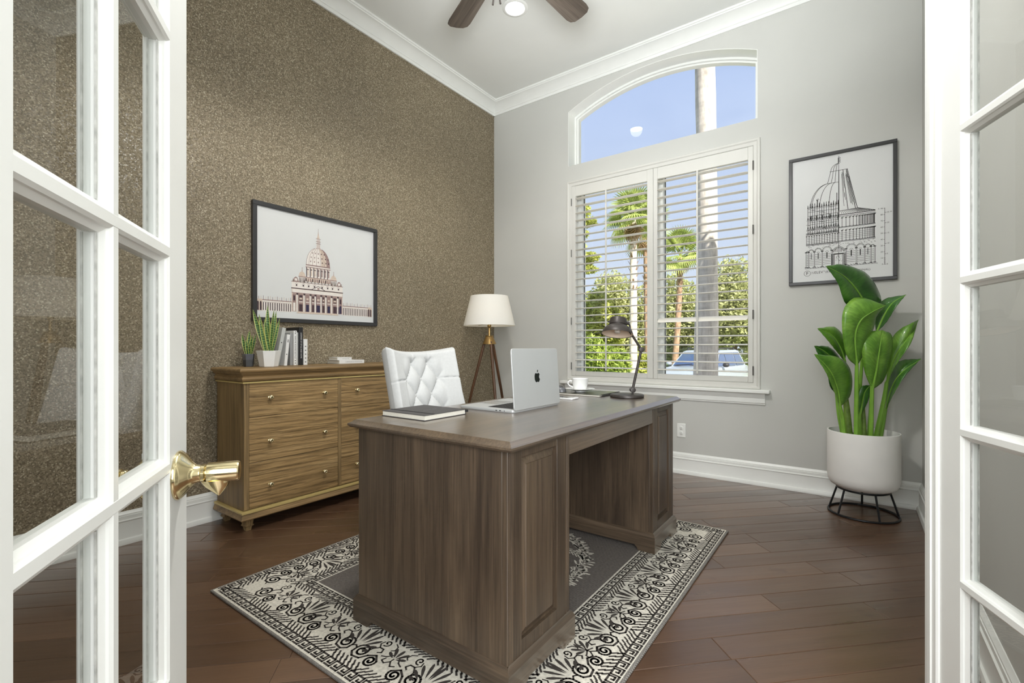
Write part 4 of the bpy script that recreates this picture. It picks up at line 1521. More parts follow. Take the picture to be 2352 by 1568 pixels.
# ================================================================ desk
KX0, KX1, KY0, KY1, KZ, KB = -1.563, -.790, 1.083, 2.700, .775, .0125
t = thing('desk', 'dark brown double-pedestal executive desk standing on the patterned rug', 'desk', ((KX0 + KX1) / 2, (KY0 + KY1) / 2, KB))
rect_stack([(-.026, .744), (-.008, .746), (-.004, .750), (-.0, .754), (0, .7605), (-.004, .763), (-.006, .764), (-.009, .7655), (-.019, .7735), (-.022, KZ)], KX0, KX1, KY0, KY1, back=False).build('desktop', desk_h, t, angle=20)
def pedestal(y0, y1, px0, px1, inner):
    """y0,y1 along the desk; inner = which side faces the knee hole (+1/-1)"""
    bx0, bx1 = -1.532, -.825
    zt, z0 = .744, .105
    MB().box(bx0, bx1 - .021, y0, y0 + .018, z0, zt).build('side_panel', desk_v, t, bevel=.0012)
    MB().box(bx0, bx1 - .021, y1 - .018, y1, z0, zt).build('side_panel', desk_v, t, bevel=.0012)
    # beaded corner posts
    for ya, yb in ((y0, y0 + .030), (y1 - .030, y1)):
        q = MB()
        f = bx1
        if ya == y0:
            pr = [(f - .0195, ya), (f - .0185, ya + .0005), (f - .003, ya + .0005), (f, ya + .003), (f, ya + .010), (f - .003, ya + .0115), (f, ya + .013), (f, ya + .0185), (f - .003, ya + .020), (f - .001, ya + .0215), (f - .001, yb), (f - .0195, yb)]
        else:
            pr = [(f - .0195, yb), (f - .0185, yb - .0005), (f - .003, yb - .0005), (f, yb - .003), (f, yb - .010), (f - .003, yb - .0115), (f, yb - .013), (f, yb - .0185), (f - .003, yb - .020), (f - .001, yb - .0215), (f - .001, ya), (f - .0195, ya)]
        q.prism(pr, 'z', z0, zt)
        q.build('corner_post', desk_v, t, angle=25)
    # panel frame with fielded panel
    f = bx1 - .001
    ya, yb = y0 + .030, y1 - .030
    oy0, oy1, oz0, oz1 = px0, px1, .153, .713
    MB().box(f - .019, f, ya, oy0, z0, zt).build('frame_stile', desk_v, t, bevel=.001)
    MB().box(f - .019, f, oy1, yb, z0, zt).build('frame_stile', desk_v, t, bevel=.001)
    MB().box(f - .019, f, oy0, oy1, oz1, zt).build('frame_rail', desk_v, t, bevel=.001)
    MB().box(f - .019, f, oy0, oy1, z0, oz0).build('frame_rail', desk_v, t, bevel=.001)
    q = MB()
    rings = []
    for dx, ins in ((-.019, -.002), (-.012, .0), (-.0125, .004), (-.0125, .007), (-.004, .026), (-.0015, .0275), (-.0015, .030)):
        rings.append([(f + dx, oy0 + ins, oz0 + ins), (f + dx, oy1 - ins, oz0 + ins), (f + dx, oy1 - ins, oz1 - ins), (f + dx, oy0 + ins, oz1 - ins)])
    q.ringstack(rings)
    q.build('raised_panel', desk_v, t, angle=15)
    MB().box(bx0, bx0 + .018, y0 + .018, y1 - .018, z0, zt).build('back_panel', desk_v, t, bevel=.001)
    # plinth with bracket feet, four boards
    PRF = [(.0145, KB), (.0145, .092), (.011, .098), (.008, .104), (.004, .108), (.0, .110)]
    x0, x1, ya, yb = bx0, bx1, y0, y1
    def board(p0, p1, out, name):
        """board from p0 to p1, its lower edge cut to leave a foot at each end"""
        P0_, P1_ = Vector(p0), Vector(p1)
        d = (P1_ - P0_)
        L = d.length
        d.normalize()
        n = Vector(out)
        e = .0145
        cut = [(-e, KB), (.07, KB), (.076, KB + .004), (.079, KB + .014), (.086, KB + .019), (.092, KB + .026), (L - .092, KB + .026), (L - .086, KB + .019), (L - .079, KB + .014), (L - .076, KB + .004), (L - .07, KB), (L + e, KB)]
        ring_o = cut + [(L + e, .092), (-e, .092)]
        q = MB()
        A = [(P0_ + d * s + n * e) for s, z in ring_o]
        Bq = [(P0_ + d * min(max(s, 0), L) - n * .012) for s, z in ring_o]
        q.ringstack([[(a.x, a.y, z) for a, (s, z) in zip(A, ring_o)], [(b.x, b.y, z) for b, (s, z) in zip(Bq, ring_o)]])
        rings = []
        for o_, z in PRF[1:]:
            a = P0_ - d * o_ + n * o_
            b = P1_ + d * o_ + n * o_
            c = P1_ - n * .006
            g = P0_ - n * .006
            rings.append([(a.x, a.y, z), (b.x, b.y, z), (c.x, c.y, z), (g.x, g.y, z)])
        q.ringstack(rings)
        q.build(name, desk_x if abs(d.x) > .5 else desk_h, t, angle=25)
    board((x0, ya), (x1, ya), (0, -1), 'plinth_board')
    board((x1, ya), (x1, yb), (1, 0), 'plinth_board')
    board((x1, yb), (x0, yb), (0, 1), 'plinth_board')
    board((x0, yb), (x0, ya), (-1, 0), 'plinth_board')
pedestal(1.111, 1.484, 1.186, 1.398, 1)
pedestal(2.343, 2.668, 2.416, 2.594, -1)
MB().box(-.8455, -.8265, 1.484, 2.343, .666, .744).build('apron', desk_h, t, bevel=.0015)
MB().box(-1.53, -1.512, 1.484, 2.343, .666, .744).build('apron', desk_h, t, bevel=.0015)

# ================================================================ tufted desk chair
linen = plain('white_linen_upholstery', S(200, 201, 200), .85, var=.03, vs=90, bmp=.12, bs=500, sheen=.15)
CY = 1.802
t = thing('desk_chair', 'white button-tufted upholstered chair behind the desk', 'chair', (-1.86, CY, 0))
def back_pt(y, z, out):
    """y across (-.25..+.25), z height, out = cushion height above the shell"""
    lean = .25
    x = -1.872 - (z - .50) * lean
    wing = .075 * (abs(y) / .25) ** 2.4
    n = Vector((math.cos(math.atan(lean)), 0, math.sin(math.atan(lean))))
    return Vector((x + wing, CY + y, z)) + n * out
TA, TB, TZ = .0575, .083, .866
def tuft(y, z):
    u = (y / TA + (z - TZ) / TB) / 2
    v = (y / TA - (z - TZ) / TB) / 2
    fu, fv = abs(math.sin(math.pi * u)), abs(math.sin(math.pi * v))
    h = .027 * (fu * fv) ** .5 + .005 * min(1, min(fu, fv) / .16)
    k = max(0, min(1, (.150 - abs(y)) / .035)) * max(0, min(1, (.985 - z) / .035)) * max(0, min(1, (z - .62) / .05))
    return h * k + .030 * (1 - k)
NY, NZ = 96, 110
q = MB()
rows = []
half = lambda z: .252 - .018 * max(0, (.95 - z)) + (.0 if z < 1 else 0)
for i in range(NZ + 1):
    zf = i / NZ
    row = []
    for j in range(NY + 1):
        yf = -1 + 2 * j / NY
        hw = .245 + .012 * max(0, (.78 - (.48 + .56 * zf))) * 4
        y = yf * hw
        top = 1.022 + .026 * abs(yf) ** 2.2
        z = .48 + (top - .48) * zf
        e = max(abs(yf), zf if zf > .5 else 0)
        rim = 1 - max(0, (abs(yf) - .90) / .10) ** 2
        rimz = 1 - max(0, (zf - .95) / .05) ** 2
        o_ = .012 + (tuft(y, z) + .016) * min(rim, rimz)
        for zc, yc_, s in ((.866, .123, 1), (.866, -.123, -1), (.70, .123, 1), (.70, -.123, -1)):
            if s * y > .115 and abs(z - zc) < .006:
                o_ -= .008 * (1 - abs(z - zc) / .006)
        if z > .952:
            for yc_ in (-.0575, .0575):
                if abs(y - yc_) < .006:
                    o_ -= .006 * (1 - abs(y - yc_) / .006)
        row.append(back_pt(y, z, o_))
    rows.append(row)
front = q.sheet(rows)
brow = []
for i in range(NZ + 1):
    zf = i / NZ
    row = []
    for j in range(NY + 1):
        yf = -1 + 2 * j / NY
        hw = .245 + .012 * max(0, (.78 - (.48 + .56 * zf))) * 4
        top = 1.022 + .026 * abs(yf) ** 2.2
        z = .48 + (top - .48) * zf
        rim = max(0, 1 - max(0, (abs(yf) - .86) / .14) ** 2)
        rimz = max(0, 1 - max(0, (zf - .95) / .05) ** 2)
        row.append(back_pt(yf * hw, z, .010 - .055 * math.sqrt(min(rim, rimz))))
    brow.append(row)
bk = q.sheet(brow)
def stitch(A, B):
    for k in range(len(A) - 1):
        q.face((A[k], A[k + 1], B[k + 1], B[k]))
stitch([r[0] for r in front], [r[0] for r in bk])
stitch([r[-1] for r in bk], [r[-1] for r in front])
stitch(bk[-1], front[-1])
stitch(front[0], bk[0])
bko = q.build('backrest', linen, t, angle=70)
for m_ in range(-1, 3):
    z = TZ - TB * m_
    for n_ in (-2, -1, 0, 1, 2):
        if (n_ + m_) % 2:
            continue
        y = n_ * TA
        if .6 < z < .99:
            c_ = back_pt(y, z, .0295)
            q = MB()
            q.X = Matrix.Translation(c_) @ Matrix.Rotation(R(90) - math.atan(.25), 4, 'Y')
            q.lathe([(.0085, -.003), (.0095, 0), (.0085, .003), (.005, .0055), (0, .006)], n=14)
            q.build('button', linen, t, angle=70)
q = MB()
rings = []
for z, ins in ((.40, .012), (.405, .002), (.44, 0), (.475, .004), (.492, .02), (.50, .05)):
    rings.append([(-1.885 + ins * .3, CY - .245 + ins, z), (-1.47 - ins, CY - .25 + ins, z), (-1.44 - ins, CY - .2, z), (-1.44 - ins, CY + .2, z), (-1.47 - ins, CY + .25 - ins, z), (-1.885 + ins * .3, CY + .245 - ins, z)])
q.ringstack(rings)
q.build('seat', linen, t, angle=50)
for lx, ly, dx in ((-1.5, -.2, .01), (-1.5, .2, .01), (-1.86, -.19, -.05), (-1.86, .19, -.05)):
    q = MB()
    q.tube([(lx, CY + ly, .41), (lx + dx, CY + ly, RT + .0042)], [.022, .014], 4)
    q.build('leg', legw, t)

# ================================================================ things on the desk
alu = plain('silver_aluminium', S(196, 198, 198), .36, .35, var=.015, vs=6)
alu_dark = plain('laptop_logo_black', S(24, 26, 28), .2)
key_black = plain('keycap_black', S(30, 30, 32), .5)
screen_black = plain('dark_screen_glass', S(14, 15, 17), .08, coat=.5)
t = thing('laptop', 'silver laptop standing open on the desk, its back to the doorway', 'laptop', (-1.29, 1.764, KZ))
lx0, lx1, ly0, ly1 = -1.440, -1.142, 1.578, 1.950
def rrect(x0, x1, y0, y1, r, n_=5):
    o_ = []
    for cx_, cy_, a0 in ((x1 - r, y1 - r, 0), (x0 + r, y1 - r, 90), (x0 + r, y0 + r, 180), (x1 - r, y0 + r, 270)):
        for i in range(n_ + 1):
            a = R(a0 + 90 * i / n_)
            o_.append((cx_ + r * math.cos(a), cy_ + r * math.sin(a)))
    return o_
q = MB()
P_ = rrect(lx0, lx1, ly0, ly1, .012)
ctr = ((lx0 + lx1) / 2, (ly0 + ly1) / 2)
rings = []
for s, z in ((.985, KZ + .0003), (.997, KZ + .003), (1, KZ + .006), (1, KZ + .0125), (.997, KZ + .0135)):
    rings.append([(ctr[0] + (x - ctr[0]) * s, ctr[1] + (y - ctr[1]) * s, z) for x, y in P_])
q.ringstack(rings)
bs_ = q.build('base', alu, t, angle=40)
MB().box(-1.306, -1.175, ly0 + .035, ly1 - .035, KZ + .0135, KZ + .0139).build('keyboard_well', key_black, bs_)
q = MB()
for r_ in range(6):
    for c_ in range(14):
        x = -1.302 + r_ * .0212
        y = ly0 + .039 + c_ * .0211
        q.box(x, x + .0180, y, y + .0180, KZ + .0139, KZ + .0150)
q.build('keys', key_black, bs_, kind='stuff', smooth=False)
MB().box(-1.425, -1.325, 1.70, 1.83, KZ + .0135, KZ + .0138).build('trackpad', plain('trackpad', S(198, 200, 200), .25, .6), bs_)
q = MB()
for x, l in ((-1.235, .009), (-1.215, .009), (-1.19, .004)):
    q.box(x, x + l, ly0 - .0006, ly0 + .001, KZ + .006, KZ + .009)
q.build('port', alu_dark, bs_, smooth=False)
q = MB()
th_ = R(4)
Lz = .2585
X_ = frame_m((-1.140, ly0, KZ + .0105), (0, 1, 0), (math.sin(-th_), 0, math.cos(th_)))
q.X = X_
P_ = rrect(0, ly1 - ly0, 0, Lz, .014)
q.prism(P_, 'z', -.001, .0045)
lid = q.build('lid', alu, t, bevel=.0012, angle=35)
q = MB(); q.X = X_
q.prism(rrect(.006, ly1 - ly0 - .006, .008, Lz - .006, .009), 'z', -.0016, -.0009)
q.build('screen', screen_black, lid)
# bitten-apple emblem with its leaf
q = MB(); q.X = X_
ac, az, asz = (ly1 - ly0) * .5, Lz * .50, .0235
out = []
bite = (asz * 1.10, asz * .12, asz * .47)
for i in range(96):
    a = 2 * math.pi * i / 96
    r = asz * (1 + .04 * math.cos(2 * a) - .06 * math.cos(4 * a))
    x, y = r * .93 * math.cos(a), r * math.sin(a)
    y -= asz * .16 * math.exp(-(x / (asz * .30)) ** 2) * (1 if y > 0 else -.75)
    if y < 0:
        x *= 1 - .22 * (y / asz) ** 2
    d_ = math.hypot(x - bite[0], y - bite[1])
    if d_ < bite[2]:
        a2 = math.atan2(y - bite[1], x - bite[0])
        x, y = bite[0] + bite[2] * math.cos(a2), bite[1] + bite[2] * math.sin(a2)
    out.append((ac + x, az + y))
q.fill((Vector((0, 0, .0049)), Vector((1, 0, 0)), Vector((0, 1, 0))), out)
lf = []
for i in range(17):
    u = i / 16
    lf.append((ac + asz * (.02 + .36 * u - .10 * math.sin(math.pi * u)), az + asz * (1.0 + .46 * u + .12 * math.sin(math.pi * u))))
for i in range(17):
    u = 1 - i / 16
    lf.append((ac + asz * (.02 + .36 * u + .10 * math.sin(math.pi * u)), az + asz * (1.0 + .46 * u - .12 * math.sin(math.pi * u))))
q.fill((Vector((0, 0, .0049)), Vector((1, 0, 0)), Vector((0, 1, 0))), lf)
q.build('emblem', alu_dark, lid, smooth=False, fix=False)

leather = plain('dark_grey_notebook_leather', S(66, 64, 65), .5, var=.08, vs=60, bmp=.25, bs=300)
strap_black = plain('black_elastic', S(26, 26, 27), .7)
t = thing('notebook', 'dark grey hardback notebook with elastic band, at the desk edge before the chair', 'notebook', (-1.412, 1.336, KZ))
nx0, nx1, ny0, ny1 = -1.535, -1.289, 1.222, 1.452
q = MB()
q.box(nx0, nx1, ny0, ny1, KZ + .0003, KZ + .0027).box(nx0, nx1, ny0, ny1, KZ + .0193, KZ + .0217).box(nx0, nx1, ny1 - .0025, ny1, KZ + .0027, KZ + .0193)
q.build('cover', leather, t, bevel=.001)
MB().box(nx0 + .003, nx1 - .003, ny0 + .003, ny1 - .0028, KZ + .0029, KZ + .0191).build('pages', page, t)
MB().box(nx0 - .0006, nx1 + .0006, ny0 + .044, ny0 + .052, KZ + .0217, KZ + .0226).build('elastic_band', strap_black, t)
q = MB()
rq = random.Random(2)
frn = (Vector((nx0 + .14, ny0 + .13, KZ + .0219)), Vector((.0, 1, 0)), Vector((-1, 0, 0)))
for i in range(5):
    c0 = -.034 + .015 * i
    q.line(frn, [(c0, -.006), (c0 + .003, .006), (c0 + .006, -.004), (c0 + .010, .005)], .0012)
q.build('embossed_mark', plain('emboss_shine', S(92, 90, 90), .3), t, smooth=False, fix=False)
q = MB()
q.tube([(nx1 - .03, ny1 + .003, KZ + .020), (nx1 - .012, ny1 + .003, KZ + .020), (nx1 + .012, ny1 + .002, KZ + .0195)], [.0022, .0026, .0016], 8)
q.build('pen_clip', chrome, t)
MB().box(nx1 - .006, nx1 + .006, ny1 - .004, ny1 + .006, KZ + .010, KZ + .021).build('pen_loop', strap_black, t, bevel=.001)

t = thing('smartphone', 'white smartphone lying flat on the desk, behind the laptop', 'phone', (-1.25, 2.205, KZ))
q = MB()
q.prism(rrect(-1.345, -1.188, 2.165, 2.243, .011), 'z', KZ + .0003, KZ + .0085)
q.build('body', plain('white_phone', S(228, 228, 227), .25, coat=.3), t, bevel=.0018, angle=35)
q = MB()
q.prism(rrect(-1.325, -1.212, 2.169, 2.239, .003), 'z', KZ + .0083, KZ + .0088)
q.build('screen', screen_black, t)

t = thing('spiral_pad', 'dark spiral-bound pad lying under the cup and saucer', 'notebook', (-1.33, 2.52, KZ))
MB().box(-1.56, -1.137, 2.382, 2.652, KZ + .0003, KZ + .0018).build('back_board', plain('black_card', S(36, 36, 37), .5), t, bevel=.0004)
MB().box(-1.557, -1.139, 2.384, 2.645, KZ + .0018, KZ + .0080).build('page_block', page, t)
MB().box(-1.56, -1.137, 2.382, 2.652, KZ + .0080, KZ + .0094).build('cover', plain('olive_black_cover', S(70, 70, 56), .28, coat=.4), t, bevel=.0004)
src = None
for i in range(30):
    y = 2.40 + .24 * i / 29
    if src is None:
        q = MB()
        q.tube([(.0055 * math.cos(R(a)), 0, .0055 * math.sin(R(a))) for a in range(0, 360, 30)], .0009, 5, closed=True)
        src = q.build('ring', black_metal, None)
        src.parent = t
        src.location = (-1.134 - t.location.x, y - t.location.y, .0062)
    else:
        linked(src, 'ring', t, (-1.134 - t.location.x, y - t.location.y, .0062))
PZ = KZ + .0096
SCX, SCY = -1.326, 2.512
t = thing('saucer', 'white saucer on the spiral pad, under the coffee cup', 'saucer', (SCX, SCY, PZ))
MB().lathe([(.030, .0002), (.032, .002), (.031, .006), (.045, .008), (.070, .0135), (.086, .0185), (.0875, .0195), (.085, .0205), (.066, .0165), (.040, .0115), (.026, .0108), (0, .0108)], (SCX, SCY, PZ), 48).build('dish', ceramic, t, angle=50)
t = thing('coffee_cup', 'white coffee cup standing on the saucer', 'cup', (SCX, SCY, PZ + .0118))
cz = PZ + .0118
MB().lathe([(0, .0), (.034, .0), (.036, .002), (.038, .006), (.045, .035), (.0485, .064), (.0495, .067), (.048, .068), (.0465, .064), (.043, .034), (.034, .008), (0, .007)], (SCX, SCY, cz), 48, caps=False).build('bowl', ceramic, t, angle=50)
q = MB()
hd = Vector((-.87, -.49, 0))
q.tube([Vector((SCX, SCY, cz)) + hd * r + Vector((0, 0, z)) for r, z in ((.043, .050), (.058, .054), (.070, .048), (.072, .036), (.062, .024), (.041, .015))], [.0035, .0038, .004, .004, .0038, .0035], 10)
q.build('handle', ceramic, t)
t = thing('computer_mouse', 'dark mouse with a pale side, behind the laptop beside the saucer', 'mouse', (-1.44, 2.447, PZ))
q = MB()
rings = []
mx, my = -1.44, 2.447
for k in range(7):
    u = k / 6
    s = math.cos(u * math.pi / 2 * .96)
    rings.append([(mx + .055 * s ** .55 * math.cos(2 * math.pi * i / 24), my + .033 * s ** .6 * math.sin(2 * math.pi * i / 24), PZ + .0003 + .033 * math.sin(u * math.pi / 2) * (1 - .12 * math.cos(2 * math.pi * i / 24))) for i in range(24)])
q.ringstack(rings)
q.build('shell', plain('mouse_grey', S(92, 93, 96), .4, .1, coat=.2), t, angle=60)
q = MB()
q.tube([(mx + .052, my - .0, PZ + .010), (mx + .03, my, PZ + .031), (mx + .005, my, PZ + .0345)], .0012, 6)
q.build('button_seam', strap_black, t)

# ---- desk lamp
t = thing('desk_lamp', 'dark bronze jointed desk lamp with domed shade, at the window end of the desk', 'lamp', (-1.017, 2.475, KZ), YAW)
X = local(t)
q = MB(); q.X = X
q.lathe([(.088, .0005), (.0915, .003), (.0915, .012), (.0895, .0155), (.0880, .0165), (.0865, .0170), (.0, .0172)], n=56)
q.build('base', dark_metal, t, angle=30)
def knuckle(c_, nm='joint'):
    q = MB(); q.X = X @ Matrix.Translation(c_) @ Matrix.Rotation(R(90), 4, 'X')
    q.lathe([(.008, -.018), (.014, -.017), (.014, -.006), (.011, -.005), (.011, .005), (.014, .006), (.014, .017), (.008, .018)], n=18)
    return q.build(nm, dark_metal, t, angle=30)
foot, elbow, neck = Vector((.031, .0, .040)), Vector((.079, .0, .262)), Vector((.006, -.012, .372))
q = MB(); q.X = X
q.tube([(foot.x, foot.y, .017), foot], .0055, 10)
q.tube([foot, elbow], .0072, 10)
q.build('lower_arm', dark_metal, t)
q = MB(); q.X = X
q.tube([elbow, neck], .0066, 10)
q.build('upper_arm', dark_metal, t)
knuckle(foot)
knuckle(elbow)
hc = Vector((-.060, -.030, .346))
HX = X @ Matrix.Translation(hc) @ Matrix.Rotation(R(7), 4, 'Y') @ Matrix.Rotation(R(-12.5), 4, 'X')
HX = X @ Matrix.Translation(hc) @ Matrix.Rotation(R(7), 4, 'Y') @ Matrix.Rotation(R(-13), 4, 'X')
q = MB(); q.X = HX
q.lathe([(.0835, .000), (.0850, -.001), (.0850, .002), (.0815, .012), (.074, .028), (.060, .041), (.045, .048), (.045, .053), (.048, .054), (.0455, .085), (.043, .090), (.036, .093), (.0, .094)], n=48, caps=False)
sh_ = q.build('shade', dark_metal, t, angle=35)
q = MB(); q.X = HX
q.lathe([(.0828, .0015), (.0795, .012), (.072, .026), (.058, .0385), (.043, .045), (.0, .046)], n=48, caps=False)
q.build('shade_lining', plain('cream_shade_lining', S(226, 206, 186), .5, var=.02), sh_, angle=60)
q = MB(); q.X = HX
q.lathe([(.010, .045), (.012, .030), (.018, .020), (.015, .008), (0, .004)], n=20, caps=False)
q.build('bulb', plain('frosted_bulb', S(232, 226, 216), .3), sh_, angle=60)
q = MB(); q.X = HX
q.tube([(-.046, 0, .066), (-.056, 0, .066)], .006, 12)
q.tube([(.046, 0, .070), (.058, 0, .070)], .010, 14)
q.tube([(.055, -.004, .070), (.066, .004, .056), (.070, .006, .030)], .005, 8)
q.build('knob', dark_metal, sh_)
a_ = HX @ Vector((.066, .004, .050))
q = MB()
q.tube([X @ neck, a_], .006, 10)
q.build('arm_bracket', dark_metal, t)
# ================================================================ big potted plant by the window wall
def leaf_mat(name, a, b, c):
    m, n, p = newmat(name)
    uv = node(n, 'ShaderNodeUVMap')
    mp = node(n, 'ShaderNodeMapping')
    mp.inputs['Scale'].default_value = (3, 46, 1)
    n.links.new(uv.outputs[0], mp.inputs[0])
    ve = noise(n, mp.outputs[0], 1, 2, .5, .2)
    cl = noise(n, coords(n, (9, 9, 9)), 1, 2)
    col = ramp(n, cl, [(.3, a), (.55, b), (.75, c)])
    n.links.new(mix(n, col, ramp(n, ve, [(.35, (.78, .8, .76, 1)), (.65, (1.12, 1.1, 1.1, 1))]), .85), p.inputs['Base Color'])
    p.inputs['Roughness'].default_value = .34
    p.inputs['Coat Weight'].default_value = .15
    bump(n, p, ve, .18, .004)
    return m
leaf_light = leaf_mat('banana_leaf_light', S(74, 124, 34), S(104, 152, 52), S(136, 180, 74))
leaf_dark = leaf_mat('banana_leaf_dark', S(36, 82, 24), S(58, 110, 36), S(86, 136, 50))
stem_green = plain('leaf_stalk', S(128, 176, 66), .38, var=.14, vs=14)
trunk_green = plain('stalk_base', S(112, 140, 60), .45, var=.25, vs=40)
plaster = plain('white_plaster_pot', S(240, 239, 236), .6, var=.035, vs=5, bmp=.12, bs=60)
PP = (.04, 3.71, 0)
t = thing('plant_stand', 'black wire plant stand on the floor, under the white planter', 'stand', PP, YAW)
X = local(t)
def ring_pts(r, z, n_=40):
    return [X @ Vector((r * math.cos(2 * math.pi * i / n_), r * math.sin(2 * math.pi * i / n_), z)) for i in range(n_)]
q = MB(); q.tube(ring_pts(.182, .0068), .0066, 8, closed=True); q.build('foot_ring', black_metal, t)
q = MB(); q.tube(ring_pts(.136, .158), .0062, 8, closed=True); q.build('top_ring', black_metal, t)
for a in (-100, -25, 55, 130, 190):
    c_, s_ = math.cos(R(a)), math.sin(R(a))
    q = MB()
    q.tube([X @ Vector((.181 * c_, .181 * s_, .009)), X @ Vector((.136 * c_, .136 * s_, .158))], .0058, 8)
    q.build('leg', black_metal, t)
t = thing('banana_plant', 'tall green banana plant in a round white planter, right of the window', 'plant', (PP[0], PP[1], .1645), YAW)
q = MB(); q.X = X
q.lathe([(.0, .1648), (.120, .1648), (.150, .170), (.172, .185), (.184, .208), (.1885, .24), (.189, .515), (.188, .520), (.181, .521), (.180, .516), (.178, .46), (0, .46)], n=64, caps=False)
q.build('planter', plaster, t, angle=50)
q = MB(); q.X = X
rs = random.Random(9)
rings = []
for k in range(6):
    r = .1785 * (1 - k / 6)
    rings.append([(r * math.cos(2 * math.pi * i / 40), r * math.sin(2 * math.pi * i / 40), .478 + (0 if k == 0 else .006 + rs.uniform(-.005, .006))) for i in range(40)])
q.ringstack(rings, capa=False)
q.build('soil', soil, t)
def cat_rom(P, n_):
    P = [Vector(p) for p in P]
    P = [P[0] * 2 - P[1]] + P + [P[-1] * 2 - P[-2]]
    o_ = []
    m_ = len(P) - 3
    for i in range(n_ + 1):
        f = i / n_ * m_
        k = min(int(f), m_ - 1)
        u = f - k
        a, b, c, d = P[k:k + 4]
        o_.append(.5 * ((2 * b) + (c - a) * u + (2 * a - 5 * b + 4 * c - d) * u * u + (3 * b - a - 3 * c + d) * u ** 3))
    return o_
